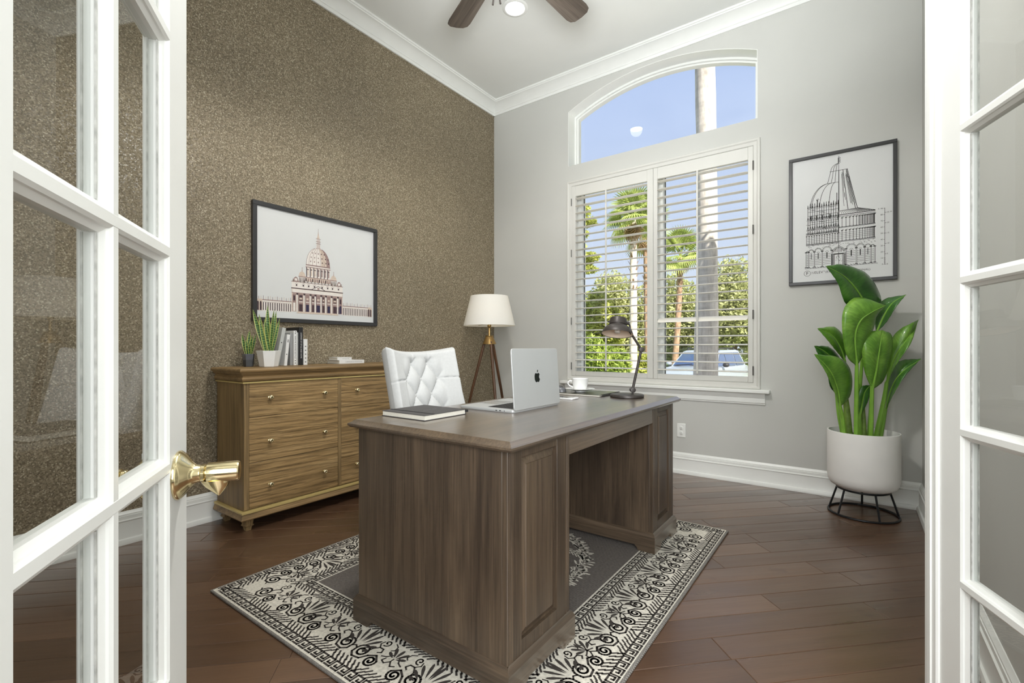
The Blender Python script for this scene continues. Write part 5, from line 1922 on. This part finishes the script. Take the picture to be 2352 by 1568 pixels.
LEAVES = [
    ([(0.027, -0.0, 1.284), (-0.05, -0.03, 1.39), (-0.172, -0.08, 1.481), (-0.327, -0.14, 1.537)],
     [(0.027, -0.0, 1.284), (-0.137, -0.05, 1.312), (-0.228, -0.1, 1.44), (-0.327, -0.14, 1.537)],
     [(0.027, -0.0, 1.284), (0.139, 0.03, 1.347), (0.051, 0.02, 1.507), (-0.158, -0.06, 1.559), (-0.327, -0.14, 1.537)],
     [(-0.017, 0.03, 0.486), (0.004, 0.02, 0.903), (0.027, -0.0, 1.284)], 1),
    ([(-0.119, -0.11, 0.931), (-0.147, -0.13, 1.108), (-0.13, -0.15, 1.204), (-0.08, -0.17, 1.255), (0.016, -0.16, 1.3)],
     [(-0.119, -0.11, 0.931), (-0.19, -0.12, 1.003), (-0.23, -0.14, 1.173), (-0.207, -0.13, 1.292), (-0.101, -0.1, 1.355), (0.016, -0.16, 1.3)],
     [(-0.119, -0.11, 0.931), (-0.046, -0.09, 1.042), (0.01, -0.08, 1.176), (0.011, -0.1, 1.241), (0.016, -0.16, 1.3)],
     [(-0.102, -0.08, 0.499), (-0.107, -0.09, 0.722), (-0.119, -0.11, 0.931), (-0.147, -0.13, 1.108)], 0),
    ([(-0.019, -0.1, 0.79), (-0.01, -0.12, 0.91), (0.003, -0.13, 1.042), (0.027, -0.12, 1.142)],
     [(-0.019, -0.1, 0.79), (-0.074, -0.11, 0.91), (-0.095, -0.12, 1.068), (-0.04, -0.1, 1.138), (0.027, -0.12, 1.153)],
     [(-0.019, -0.1, 0.79), (0.069, -0.08, 0.849), (0.117, -0.08, 1.002), (0.109, -0.09, 1.122), (0.027, -0.12, 1.153)],
     [(-0.011, -0.08, 0.486), (-0.019, -0.1, 0.79), (-0.01, -0.12, 0.91)], 0),
    ([(0.125, -0.03, 0.824), (0.152, -0.06, 0.988), (0.208, -0.09, 1.109), (0.322, -0.03, 1.22)],
     [(0.125, -0.03, 0.824), (0.143, -0.02, 1.042), (0.174, -0.05, 1.145), (0.234, -0.09, 1.199), (0.322, -0.03, 1.22)],
     [(0.125, -0.03, 0.824), (0.141, -0.09, 0.949), (0.201, -0.12, 1.074), (0.322, -0.03, 1.22)],
     [(0.038, -0.05, 0.48), (0.1, -0.04, 0.717), (0.125, -0.03, 0.824), (0.152, -0.06, 0.988)], 0),
    ([(0.14, -0.0, 0.643), (0.157, -0.03, 0.797), (0.184, -0.07, 0.894), (0.287, -0.09, 0.978)],
     [(0.14, -0.0, 0.643), (0.192, 0.02, 0.903), (0.217, -0.03, 0.966), (0.287, -0.09, 0.978)],
     [(0.14, -0.0, 0.643), (0.136, -0.07, 0.76), (0.186, -0.1, 0.877), (0.287, -0.09, 0.978)],
     [(0.094, -0.02, 0.469), (0.14, -0.0, 0.643), (0.157, -0.03, 0.797)], 1),
    ([(0.129, 0.06, 1.14), (0.163, 0.04, 1.251), (0.195, 0.01, 1.331), (0.255, -0.02, 1.378)],
     [(0.129, 0.06, 1.14), (0.146, 0.09, 1.268), (0.187, 0.07, 1.357), (0.255, -0.02, 1.378)],
     [(0.129, 0.06, 1.14), (0.164, 0.02, 1.208), (0.193, -0.02, 1.301), (0.255, -0.02, 1.378)],
     [(0.076, 0.05, 0.483), (0.106, 0.06, 0.817), (0.129, 0.06, 1.14)], 1),
    ([(-0.115, -0.0, 0.959), (-0.162, -0.02, 1.055), (-0.232, -0.05, 1.123), (-0.34, -0.08, 1.165)],
     [(-0.115, -0.0, 0.959), (-0.205, -0.05, 1.028), (-0.279, -0.08, 1.095), (-0.34, -0.08, 1.165)],
     [(-0.115, -0.0, 0.959), (-0.073, 0.04, 1.069), (-0.164, 0.01, 1.174), (-0.34, -0.08, 1.165)],
     [(-0.085, 0.02, 0.488), (-0.097, 0.01, 0.738), (-0.115, -0.0, 0.959)], 0),
    ([(-0.121, 0.04, 0.875), (-0.17, 0.02, 0.959), (-0.246, -0.01, 1.02), (-0.333, -0.04, 1.058)],
     [(-0.121, 0.04, 0.875), (-0.232, -0.01, 0.938), (-0.306, -0.04, 1.001), (-0.333, -0.04, 1.058)],
     [(-0.121, 0.04, 0.875), (-0.101, 0.06, 0.971), (-0.191, 0.03, 1.05), (-0.333, -0.04, 1.058)],
     [(-0.045, 0.06, 0.481), (-0.08, 0.05, 0.706), (-0.121, 0.04, 0.875)], 1),
    ([(-0.192, -0.07, 0.68), (-0.227, -0.09, 0.802), (-0.292, -0.12, 0.91), (-0.398, -0.14, 1.008)],
     [(-0.192, -0.07, 0.68), (-0.267, -0.11, 0.804), (-0.332, -0.14, 0.906), (-0.398, -0.14, 1.008)],
     [(-0.192, -0.07, 0.68), (-0.106, -0.04, 0.757), (-0.11, -0.05, 0.893), (-0.199, -0.08, 0.983), (-0.398, -0.14, 1.008)],
     [(-0.150, -0.05, 0.501), (-0.172, -0.06, 0.611), (-0.192, -0.07, 0.68), (-0.227, -0.09, 0.802)], 0),
    ([(-0.051, -0.04, 0.616), (-0.043, -0.05, 0.704), (-0.034, -0.06, 0.773), (0.006, -0.05, 0.815)],
     [(-0.051, -0.04, 0.616), (-0.07, -0.05, 0.731), (-0.048, -0.05, 0.804), (0.006, -0.05, 0.815)],
     [(-0.051, -0.04, 0.616), (-0.018, -0.06, 0.705), (0.001, -0.06, 0.773), (0.006, -0.05, 0.815)],
     [(-0.039, -0.03, 0.49), (-0.051, -0.04, 0.616), (-0.043, -0.05, 0.704)], 1),
    ([(-0.147, 0.03, 0.75), (-0.17, 0.02, 0.807), (-0.203, -0.0, 0.855), (-0.231, -0.02, 0.905)],
     [(-0.147, 0.03, 0.75), (-0.21, -0.01, 0.795), (-0.231, -0.02, 0.851), (-0.231, -0.02, 0.905)],
     [(-0.147, 0.03, 0.75), (-0.137, 0.04, 0.819), (-0.17, 0.02, 0.876), (-0.231, -0.02, 0.905)],
     [(-0.096, 0.04, 0.49), (-0.133, 0.03, 0.625), (-0.147, 0.03, 0.75)], 1),
]

for mid, lft, rgt, stem, tone in LEAVES:
    n_ = 20
    M_, A_, B_ = cat_rom(mid, n_), cat_rom(lft, n_), cat_rom(rgt, n_)
    q = MB(); q.X = X
    cols = 5
    rows, uvs = [], []
    for i in range(n_ + 1):
        row, ur = [], []
        for E_, sg in ((A_, -1), (B_, 1)):
            seg = []
            for k in range(cols + 1):
                u = k / cols
                p = M_[i].lerp(E_[i], u)
                w_ = (E_[i] - M_[i]).length
                p = p + Vector((0, -1, .2)) * (w_ * .16 * math.sin(math.pi * u)) + Vector((0, 0, .0016 * math.sin(i * 2.3 + sg)))* u
                seg.append((p, (sg * u, i / n_)))
            if sg == -1:
                row += seg[::-1]
            else:
                row += seg[1:]
        rows.append([r[0] for r in row])
        uvs.append([r[1] for r in row])
    q.sheet(rows)
    flat = [u for r in uvs for u in r]
    o = q.build('leaf', leaf_dark if tone else leaf_light, t, angle=80, solid=.0016, fix=False)
    uvl = o.data.uv_layers.new(name='uv')
    for lp in o.data.loops:
        uvl.data[lp.index].uv = flat[lp.vertex_index]
    q = MB(); q.X = X
    S_ = cat_rom([(stem[0][0], stem[0][1], .474)] + stem[1:-1] + [mid[0]], 12) if len(stem) > 2 else cat_rom(stem, 12)
    r0 = .0105 if tone else .0115
    path = S_ + [m + Vector((0, -.003, 0)) for m in M_[1:]]
    nS = len(S_)
    rad = [r0 * 1.15 - r0 * .45 * i / nS for i in range(nS)] + [r0 * .66 * (1 - .85 * i / n_) for i in range(1, n_ + 1)]
    q.tube(path, rad, 8)
    q.build('midrib', stem_green, o)
for pts, r in (([(-.088, 0, .47), (-.102, 0, .66), (-.118, 0, .80)], (.024, .019, .012)), ([(.03, .03, .47), (.028, .035, .62), (.02, .04, .78)], (.017, .014, .008)), ([(-.06, .05, .47), (-.07, .05, .66), (-.085, .045, .85)], (.014, .012, .008))):
    q = MB(); q.X = X
    q.tube(cat_rom(pts, 8), [r[0] + (r[2] - r[0]) * i / 8 for i in range(9)], 10)
    q.build('trunk', trunk_green, t)
# ================================================================ the garden outside
GZ = -.7
grass_m = plain('lawn_grass', S(120, 138, 62), .95, var=.3, vs=8, bmp=.5, bs=60)
MB().box(-80, 60, YB + .3, 120, GZ - .3, GZ).build('ground', grass_m, kind='structure', smooth=False)
MB().box(-80, 60, 28.5, 35.5, GZ - .1, GZ + .02).build('street', plain('pale_asphalt', S(196, 190, 182), .9, var=.05), kind='structure', smooth=False)
MB().box(-6.2, 12, YB + .25, 28.5, GZ - .1, GZ + .015).build('driveway', plain('concrete_drive', S(214, 206, 194), .9, var=.05), kind='structure', smooth=False)  # unseen near part added up to the house to bounce sunlight indoors

def bark(name, a, b, c, rings=9, rough=.9):
    m, n, p = newmat(name)
    v = coords(n, (14, 14, 3.0))
    v2 = coords(n, (2, 2, rings))
    col = ramp(n, noise(n, v, 1, 6, .65), [(.28, a), (.5, b), (.72, c)])
    rg = ramp(n, noise(n, v2, 1, 3, .6), [(.35, (.75, .75, .75, 1)), (.6, (1, 1, 1, 1))])
    n.links.new(mix(n, col, rg, .8), p.inputs['Base Color'])
    p.inputs['Roughness'].default_value = rough
    bump(n, p, noise(n, v, 1, 6), .4, .02)
    return m
royal_bark = bark('grey_palm_bark', S(164, 156, 144), S(198, 190, 178), S(218, 211, 200))
brown_bark = bark('brown_palm_bark', S(104, 84, 68), S(158, 128, 102), S(202, 172, 142), 14)
dark_bark = bark('tree_bark', S(60, 48, 38), S(92, 76, 60), S(120, 102, 84))
def leafm(name, a, b):
    m, n, p = newmat(name)
    v = coords(n, (1.3, 1.3, 1.3))
    v2 = coords(n, (14, 14, 14))
    c = mix(n, ramp(n, noise(n, v, 1, 3), [(.3, a), (.7, b)]), ramp(n, noise(n, v2, 1, 1), [(.3, (.6, .6, .6, 1)), (.7, (1.25, 1.25, 1.2, 1))]), .8)
    n.links.new(c, p.inputs['Base Color'])
    p.inputs['Roughness'].default_value = .55
    tr = node(n, 'ShaderNodeBsdfTranslucent')
    n.links.new(c, tr.inputs[0])
    mx = node(n, 'ShaderNodeMixShader')
    mx.inputs[0].default_value = .4
    n.links.new(p.outputs[0], mx.inputs[1])
    n.links.new(tr.outputs[0], mx.inputs[2])
    n.links.new(mx.outputs[0], n.nodes['Material Output'].inputs[0])
    return m
g_oak = leafm('oak_foliage', S(166, 170, 112), S(204, 206, 148))
g_pine = leafm('pine_foliage', S(168, 174, 80), S(200, 204, 108))
g_bush = leafm('bush_foliage', S(142, 162, 68), S(186, 202, 98))
g_palm = leafm('palm_foliage', S(152, 168, 84), S(196, 206, 124))
g_thatch = leafm('dry_palm_thatch', S(150, 120, 84), S(196, 166, 124))

def crown(q, blobs, n_, size, rnd, long=1.0):
    """single leaf blades scattered through the outer shells of ellipsoid clumps"""
    vol = [b[3] * b[4] * b[5] for b in blobs]
    tot = sum(v ** .67 for v in vol)
    for b, v in zip(blobs, vol):
        for _ in range(int(n_ * v ** .67 / tot)):
            d = Vector((rnd.gauss(0, 1), rnd.gauss(0, 1), rnd.gauss(0, 1))).normalized()
            r = rnd.uniform(.55, 1.06) ** .6 * (1 + .12 * math.sin(d.x * 7 + b[0]) * math.sin(d.z * 9 + b[1]))
            c = Vector((b[0] + d.x * r * b[3], b[1] + d.y * r * b[4], b[2] + d.z * r * b[5]))
            a = Vector((rnd.gauss(0, 1), rnd.gauss(0, 1), rnd.gauss(0, .7))).normalized()
            e = a.orthogonal().normalized()
            e = (Matrix.Rotation(rnd.uniform(0, 6.28), 3, a) @ e)
            s = size * rnd.uniform(.6, 1.3)
            q.poly([c - a * s * long, c + e * s * .45, c + a * s * long, c - e * s * .45])
def tree(name, label, cat, base, trunk, blobs, n_, size, mat, bk, seed, long=1.0, group=None):
    rnd = random.Random(seed)
    t = thing(name, label, cat, base, 0, group)
    if trunk:
        top = max(b[2] for b in blobs)
        q = MB()
        h = trunk[1]
        q.tube([(base[0], base[1], base[2] - .05), (base[0] + .1, base[1], base[2] + h * .5), (base[0], base[1], base[2] + h)], [trunk[0], trunk[0] * .8, trunk[0] * .5], 10)
        for b in blobs[:6]:
            q.tube([(base[0], base[1], base[2] + h * .7), (b[0] * .5 + base[0] * .5, b[1] * .5 + base[1] * .5, b[2] * .6 + (base[2] + h) * .4), (b[0], b[1], b[2])], [trunk[0] * .4, trunk[0] * .25, trunk[0] * .1], 6)
        q.build('trunk', bk, t)
    q = MB()
    crown(q, blobs, n_, size, rnd, long)
    q.build('foliage', mat, t, kind='stuff', smooth=False, fix=False)
    return t
def clump(c, rx, ry, rz, k, seed):
    rnd = random.Random(seed)
    o_ = []
    for i in range(k):
        d = Vector((rnd.gauss(0, 1), rnd.gauss(0, 1), rnd.gauss(0, 1))).normalized() * rnd.uniform(.3, .85)
        s = rnd.uniform(.32, .5)
        o_.append((c[0] + d.x * rx, c[1] + d.y * ry, c[2] + d.z * rz, rx * s, ry * s, rz * s))
    return o_
tree('oak_tree', 'dense dark oak at the right of the window view, right of the grey palm trunk', 'tree', (-7.8, 40.2, GZ), (.35, 3), clump((-7.8, 40.2, 3.2), 3.2, 2.4, 3.9, 24, 1), 20000, .17, g_oak, dark_bark, 1)
tree('oak_tree', 'dense dark oak in the middle of the window view, behind the young fan palm', 'tree', (-14.4, 46.0, GZ), (.35, 3), clump((-14.2, 46.0, 3.4), 4.0, 2.4, 4.6, 26, 2), 20000, .19, g_oak, dark_bark, 2)
tree('oak_tree', 'dark oak behind the two tall palms, in the left shutter', 'tree', (-15.4, 36.4, GZ), (.35, 3.4), clump((-15.4, 36.4, 3.4), 2.9, 2.4, 4.0, 24, 3), 19000, .165, g_oak, dark_bark, 3)
tree('cedar_tree', 'bright yellow-green cedar at the left of the window view', 'tree', (-12.6, 25.2, GZ), (.22, 3), clump((-12.5, 25.2, 1.9), 1.75, 1.5, 2.6, 22, 4), 12000, .13, g_pine, dark_bark, 4, 1.5)
tree('pine_tree', 'tall thin pine with ragged tufts, leftmost in the window view', 'tree', (-16.2, 29.9, GZ), (.18, 9.2), [(-14.9, 29.2, 7.2, .9, .7, .33), (-15.3, 29.3, 6.8, .7, .6, .26), (-14.6, 29.0, 6.3, .55, .5, .25), (-15.3, 29.0, 8.8, .6, .5, .3), (-14.9, 29.1, 9.6, .7, .6, .35), (-15.7, 29.3, 8.1, .6, .5, .35), (-15.8, 29.5, 10.6, .9, .8, .6)], 3600, .12, g_pine, dark_bark, 5, 1.6)
tree('shrub', 'bright green feathery shrub low in the left shutter', 'shrub', (-8.6, 18.6, GZ), None, clump((-8.75, 18.6, .35), 1.15, .9, 1.15, 16, 6), 9000, .085, g_bush, None, 6, 1.7)
tree('shrub', 'low yellow-green shrub between the palm trunks, in the left shutter', 'shrub', (-9.0, 22.6, GZ), None, clump((-8.6, 22.6, .1), .9, .8, .95, 10, 7), 3200, .085, g_pine, None, 7, 1.4)
tree('hedge', 'clipped low hedge along the street, seen under the oaks', 'hedge', (-12, 42.0, GZ), None, [(-19.5 + 1.5 * i, 42.6 + .05 * i, 0.1, 1.0, .5, .95) for i in range(6)], 9000, .12, g_oak, None, 8)

tree('oak_tree', 'unseen broad oak added beside the house to shade the foot of the grey palm', 'tree', (2.1, 6.6, GZ), (.3, 4.2), clump((1.35, 6.85, 4.55), 2.0, 1.7, 2.3, 20, 9), 9000, .2, g_oak, dark_bark, 9)  # added out of view, only to cast shade on the lower palm trunk
q = MB()
rh = random.Random(77)
crown(q, [(x, 52 + rh.uniform(-1, 1), 1.6 + rh.uniform(-.3, .8), 2.6, 1.5, 3.2 + rh.uniform(-.5, .8)) for x in [-44 + 3.4 * i for i in range(7)] + [-5 + 3.4 * i for i in range(12)]], 26000, .24, rh)
o = q.build('distant_treeline', g_oak, kind='stuff', smooth=False, fix=False)
tag(o, 'far line of trees on the other side of the street', 'trees')

# ---- palms
def frond_mesh(n_l=30, rad=1.0, petiole=.75, droop=.35):
    """fan frond: petiole along +x, blade of separate folded leaflets"""
    q = MB()
    q.tube([(0, 0, 0), (petiole * .5, 0, .05), (petiole, 0, .0)], [.022, .016, .012], 5)
    o_ = Vector((petiole, 0, 0))
    for i in range(n_l):
        a = R(-118 + 236 * i / (n_l - 1))
        L = rad * (.72 + .28 * math.cos(a * .7))
        d = Vector((math.cos(a), math.sin(a), .0))
        s = Vector((-d.y, d.x, 0))
        p0 = o_ + d * .02
        p1 = o_ + d * L * .55 + Vector((0, 0, .05 - droop * .25))
        p2 = o_ + d * L * .95 + Vector((0, 0, -droop * L))
        w_ = .03 * rad + .012
        q.poly([p0 - s * .008, p1 - s * w_, p1 + Vector((0, 0, -.02)), p0])
        q.poly([p0, p1 + Vector((0, 0, -.02)), p1 + s * w_, p0 + s * .008])
        q.poly([p1 - s * w_, p2, p1 + Vector((0, 0, -.02))])
        q.poly([p1 + Vector((0, 0, -.02)), p2, p1 + s * w_])
    return q
frond_src = thatch_src = None
def fan_palm(label, base, h, lean, r0, r1, bk, n_f, fr_scale, seed, thatch=14, boots=True):
    global frond_src, thatch_src
    rnd = random.Random(seed)
    t = thing('fan_palm', label, 'palm', base, 0, 'fan palms in the garden')
    q = MB()
    n_ = 26
    pts, rad = [], []
    for i in range(n_ + 1):
        u = i / n_
        pts.append((base[0] + lean * math.sin(u * 1.5), base[1], base[2] - .05 + h * u))
        rad.append((r0 + (r1 - r0) * u) * (1.25 if u < .04 else 1))
    q.tube(pts, rad, 12)
    q.build('trunk', bk, t)
    top = Vector((lean * math.sin(1.5), 0, h))
    if boots:
        q = MB()
        for i in range(70):
            u = rnd.uniform(.55, .99)
            a = rnd.uniform(0, 6.28)
            c = Vector(pts[int(u * n_)])
            d = Vector((math.cos(a), math.sin(a), 0))
            s = Vector((-d.y, d.x, 0)) * .045
            p = c + d * (r1 * .9)
            e = p + d * .13 + Vector((0, 0, .22))
            q.poly([p - s, p + s, e + s * .4, e - s * .4])
        q.build('leaf_boots', brown_bark, t, kind='stuff', smooth=False, fix=False)
    for i in range(n_f):
        el = R(rnd.uniform(-35, 75) if i > 5 else rnd.uniform(45, 85))
        az = 2.4 * i + rnd.uniform(-.3, .3)
        rot = (rnd.uniform(-.4, .4), -el, az)
        if frond_src is None:
            frond_src = frond_mesh().build('frond', g_palm, None, smooth=False, fix=False)
            frond_src.parent = t
            frond_src.location = top
            frond_src.rotation_euler = rot
            frond_src.scale = (fr_scale,) * 3
        else:
            linked(frond_src, 'frond', t, top, rot, (fr_scale * rnd.uniform(.85, 1.1),) * 3)
    for i in range(thatch):
        az = 2.4 * i + rnd.uniform(-.4, .4)
        rot = (rnd.uniform(-.4, .4), R(rnd.uniform(50, 82)), az)
        if thatch_src is None:
            thatch_src = frond_mesh(18, .8, .5, .5).build('dead_frond', g_thatch, None, smooth=False, fix=False)
            thatch_src.parent = t
            thatch_src.location = top - Vector((0, 0, .1))
            thatch_src.rotation_euler = rot
            thatch_src.scale = (fr_scale * .8,) * 3
        else:
            linked(thatch_src, 'dead_frond', t, top - Vector((0, 0, .1)), rot, (fr_scale * .8 * rnd.uniform(.8, 1.1),) * 3)
    return t
pale_bark = bark('pale_palm_bark', S(176, 160, 140), S(214, 200, 182), S(236, 226, 212), 10)
fan_palm('taller fan palm with pale lower trunk, in the left shutter', (-8.36, 21.12, GZ), 7.7, .0, .19, .15, pale_bark, 22, .95, 21)
fan_palm('fan palm with a dark trunk, close to the right of the taller one', (-8.55, 23.6, GZ), 7.6, -.1, .17, .14, brown_bark, 20, .95, 22)
fan_palm('young leaning fan palm, left of the grey palm trunk in the right shutter', (-9.05, 29.4, GZ), 7.3, .4, .2, .15, brown_bark, 22, 1.1, 23, 6)
# big smooth trunk close to the house
t = thing('royal_palm', 'thick smooth grey palm trunk close outside the window', 'palm', (-2.32, 9.46, GZ))
q = MB()
n_ = 40
pts, rad = [], []
for i in range(n_ + 1):
    u = i / n_
    z = GZ - .05 + 10.6 * u
    r = .235 if z < 0 else .235 - .055 * min(1, z / 3.2)
    r -= .004 * math.sin(z * 3)
    pts.append((-2.32 + .04 * math.sin(z * .5), 9.46, z))
    rad.append(r)
q.tube(pts, rad, 28)
q.build('trunk', royal_bark, t)
q = MB()
q.tube([(-2.3, 9.46, 9.9), (-2.3, 9.46, 11.6)], [.19, .08], 16)
q.build('crownshaft', plain('crownshaft_green', S(110, 140, 70), .5), t)
for i in range(13):
    az = 2.4 * i
    q = MB()
    P_ = []
    for k in range(13):
        u = k / 12
        rr = 3.0 * u
        P_.append(Vector((-2.3 + math.cos(az) * rr, 9.46 + math.sin(az) * rr, 11.5 + 1.5 * math.sin(u * 2.4) - 1.5 * u * u)))
    q.tube(P_, [.03 * (1 - .8 * k / 12) for k in range(13)], 5)
    s_ = Vector((-math.sin(az), math.cos(az), 0))
    f_ = Vector((math.cos(az), math.sin(az), 0))
    for k in range(26):
        u = .12 + .86 * k / 25
        b = P_[min(11, int(u * 12))].lerp(P_[min(12, int(u * 12) + 1)], u * 12 - int(u * 12))
        for sg in (-1, 1):
            e = b + s_ * sg * .5 * (1 - .5 * u) + f_ * .22 + Vector((0, 0, -.22))
            q.poly([b - f_ * .02, e, b + f_ * .03])
    q.build('frond', g_palm, t, smooth=False, fix=False)

# ---- parked car
cpaint = plain('silver_blue_car_paint', S(176, 184, 192), .25, .4, var=.02, coat=.6)
cglass = plain('car_window_glass', S(52, 70, 104), .05, var=.05, coat=1.0)
rubber = plain('tyre_rubber', S(30, 30, 31), .8)
dkplast = plain('black_plastic_trim', S(36, 36, 38), .6)
lens = plain('headlamp_glass', S(214, 218, 222), .1, coat=1)
CARP, CARR = (-4.5, 18.2, GZ + .02), R(-97)
t = thing('car', 'silver sport utility car parked beyond the grey palm trunk', 'car', CARP, CARR)
X = local(t)          # local +x is the front of the car
Lh, Wh = 2.3, .93
# body sections along x: (x, half width, z_low, z_shoulder, z_top) lower body
def body_ring(x, hw, zl, zs, zt):
    return [(x, -hw * .9, zl), (x, -hw, zl + .12), (x, -hw, zs - .12), (x, -hw * .96, zs), (x, -hw * .6, zt), (x, 0, zt + .015), (x, hw * .6, zt), (x, hw * .96, zs), (x, hw, zs - .12), (x, hw, zl + .12), (x, hw * .9, zl)]
q = MB(); q.X = X
q.ringstack([body_ring(*a) for a in ((2.30, .62, .42, .70, .72), (2.24, .80, .30, .80, .82), (2.0, .90, .26, .90, .93), (1.4, .93, .25, .99, 1.02), (.95, .93, .25, 1.03, 1.07), (0, .93, .25, 1.04, 1.06), (-1.2, .93, .25, 1.05, 1.07), (-1.9, .92, .27, 1.05, 1.08), (-2.25, .86, .34, 1.02, 1.04), (-2.32, .74, .42, .95, .97))])
q.build('body', cpaint, t, angle=35)
def cab(x, hw, z):
    return [(x, -hw, z), (x, hw, z)]
q = MB(); q.X = X
q.ringstack([[(1.02, -.80, 1.03), (1.02, .80, 1.03), (-2.10, .80, 1.03), (-2.10, -.80, 1.03)],
             [(.28, -.66, 1.56), (.28, .66, 1.56), (-1.72, .66, 1.58), (-1.72, -.66, 1.58)],
             [(.05, -.60, 1.615), (.05, .60, 1.615), (-1.55, .60, 1.635), (-1.55, -.60, 1.635)]])
q.build('cabin', cpaint, t, angle=30)
def pane(pts, nm):
    q = MB(); q.X = X
    q.poly(pts)
    o = q.build(nm, cglass, t, smooth=False, solid=.01, fix=False)
def on(f0, f1, y0, y1, x0, x1, z0, z1):
    pass
e = .012
pane([(.985 + e, -.72, 1.065 + e), (.985 + e, .72, 1.065 + e), (.33 + e, .60, 1.53 + e), (.33 + e, -.60, 1.53 + e)], 'windscreen')
for sg in (1, -1):
    for x0, x1, x0t, x1t in ((.86, .02, .30, .0), (-.06, -.98, -.06, -.96), (-1.06, -1.92, -1.04, -1.62)):
        pane([(x0, sg * (.795 + e), 1.07), (x1, sg * (.795 + e), 1.07), (x1t, sg * (.668 + e), 1.535), (x0t, sg * (.668 + e), 1.535)], 'side_window')
    q = MB(); q.X = X
    q.tube([(.1, sg * .56, 1.63), (.0, sg * .57, 1.685), (-1.4, sg * .57, 1.70), (-1.55, sg * .56, 1.645)], .02, 8)
    q.build('roof_rail', dkplast, t)
    q = MB(); q.X = X
    q.ball((.70, sg * 1.02, 1.12), .11, 12, 8, .75)
    q.build('wing_mirror', dkplast if sg > 0 else cpaint, t)
    q = MB(); q.X = X
    q.ball((2.10, sg * .70, .80), .15, 12, 8, .6)
    q.build('headlamp', lens, t)
    for wx in (1.42, -1.42):
        q = MB(); q.X = X @ Matrix.Translation((wx, sg * .80, .345)) @ Matrix.Rotation(R(90), 4, 'X')
        q.lathe([(.22, -.11), (.31, -.115), (.345, -.09), (.345, .09), (.31, .115), (.22, .11)], n=28)
        w_ = q.build('tyre', rubber, t, angle=40)
        q = MB(); q.X = X @ Matrix.Translation((wx, sg * .80, .345)) @ Matrix.Rotation(R(90), 4, 'X')
        q.lathe([(.0, -.118), (.08, -.12), (.20, -.105), (.225, -.112), (.225, .112), (.20, .105), (.08, .12), (0, .118)], n=20, caps=False)
        q.build('rim', chrome, w_, angle=40)
q = MB(); q.X = X
q.tube([(1.03, -.1, 1.085), (.95, .52, 1.14)], .012, 6)
q.tube([(1.03, -.62, 1.085), (.95, -.05, 1.14)], .012, 6)
q.build('wiper', dkplast, t)
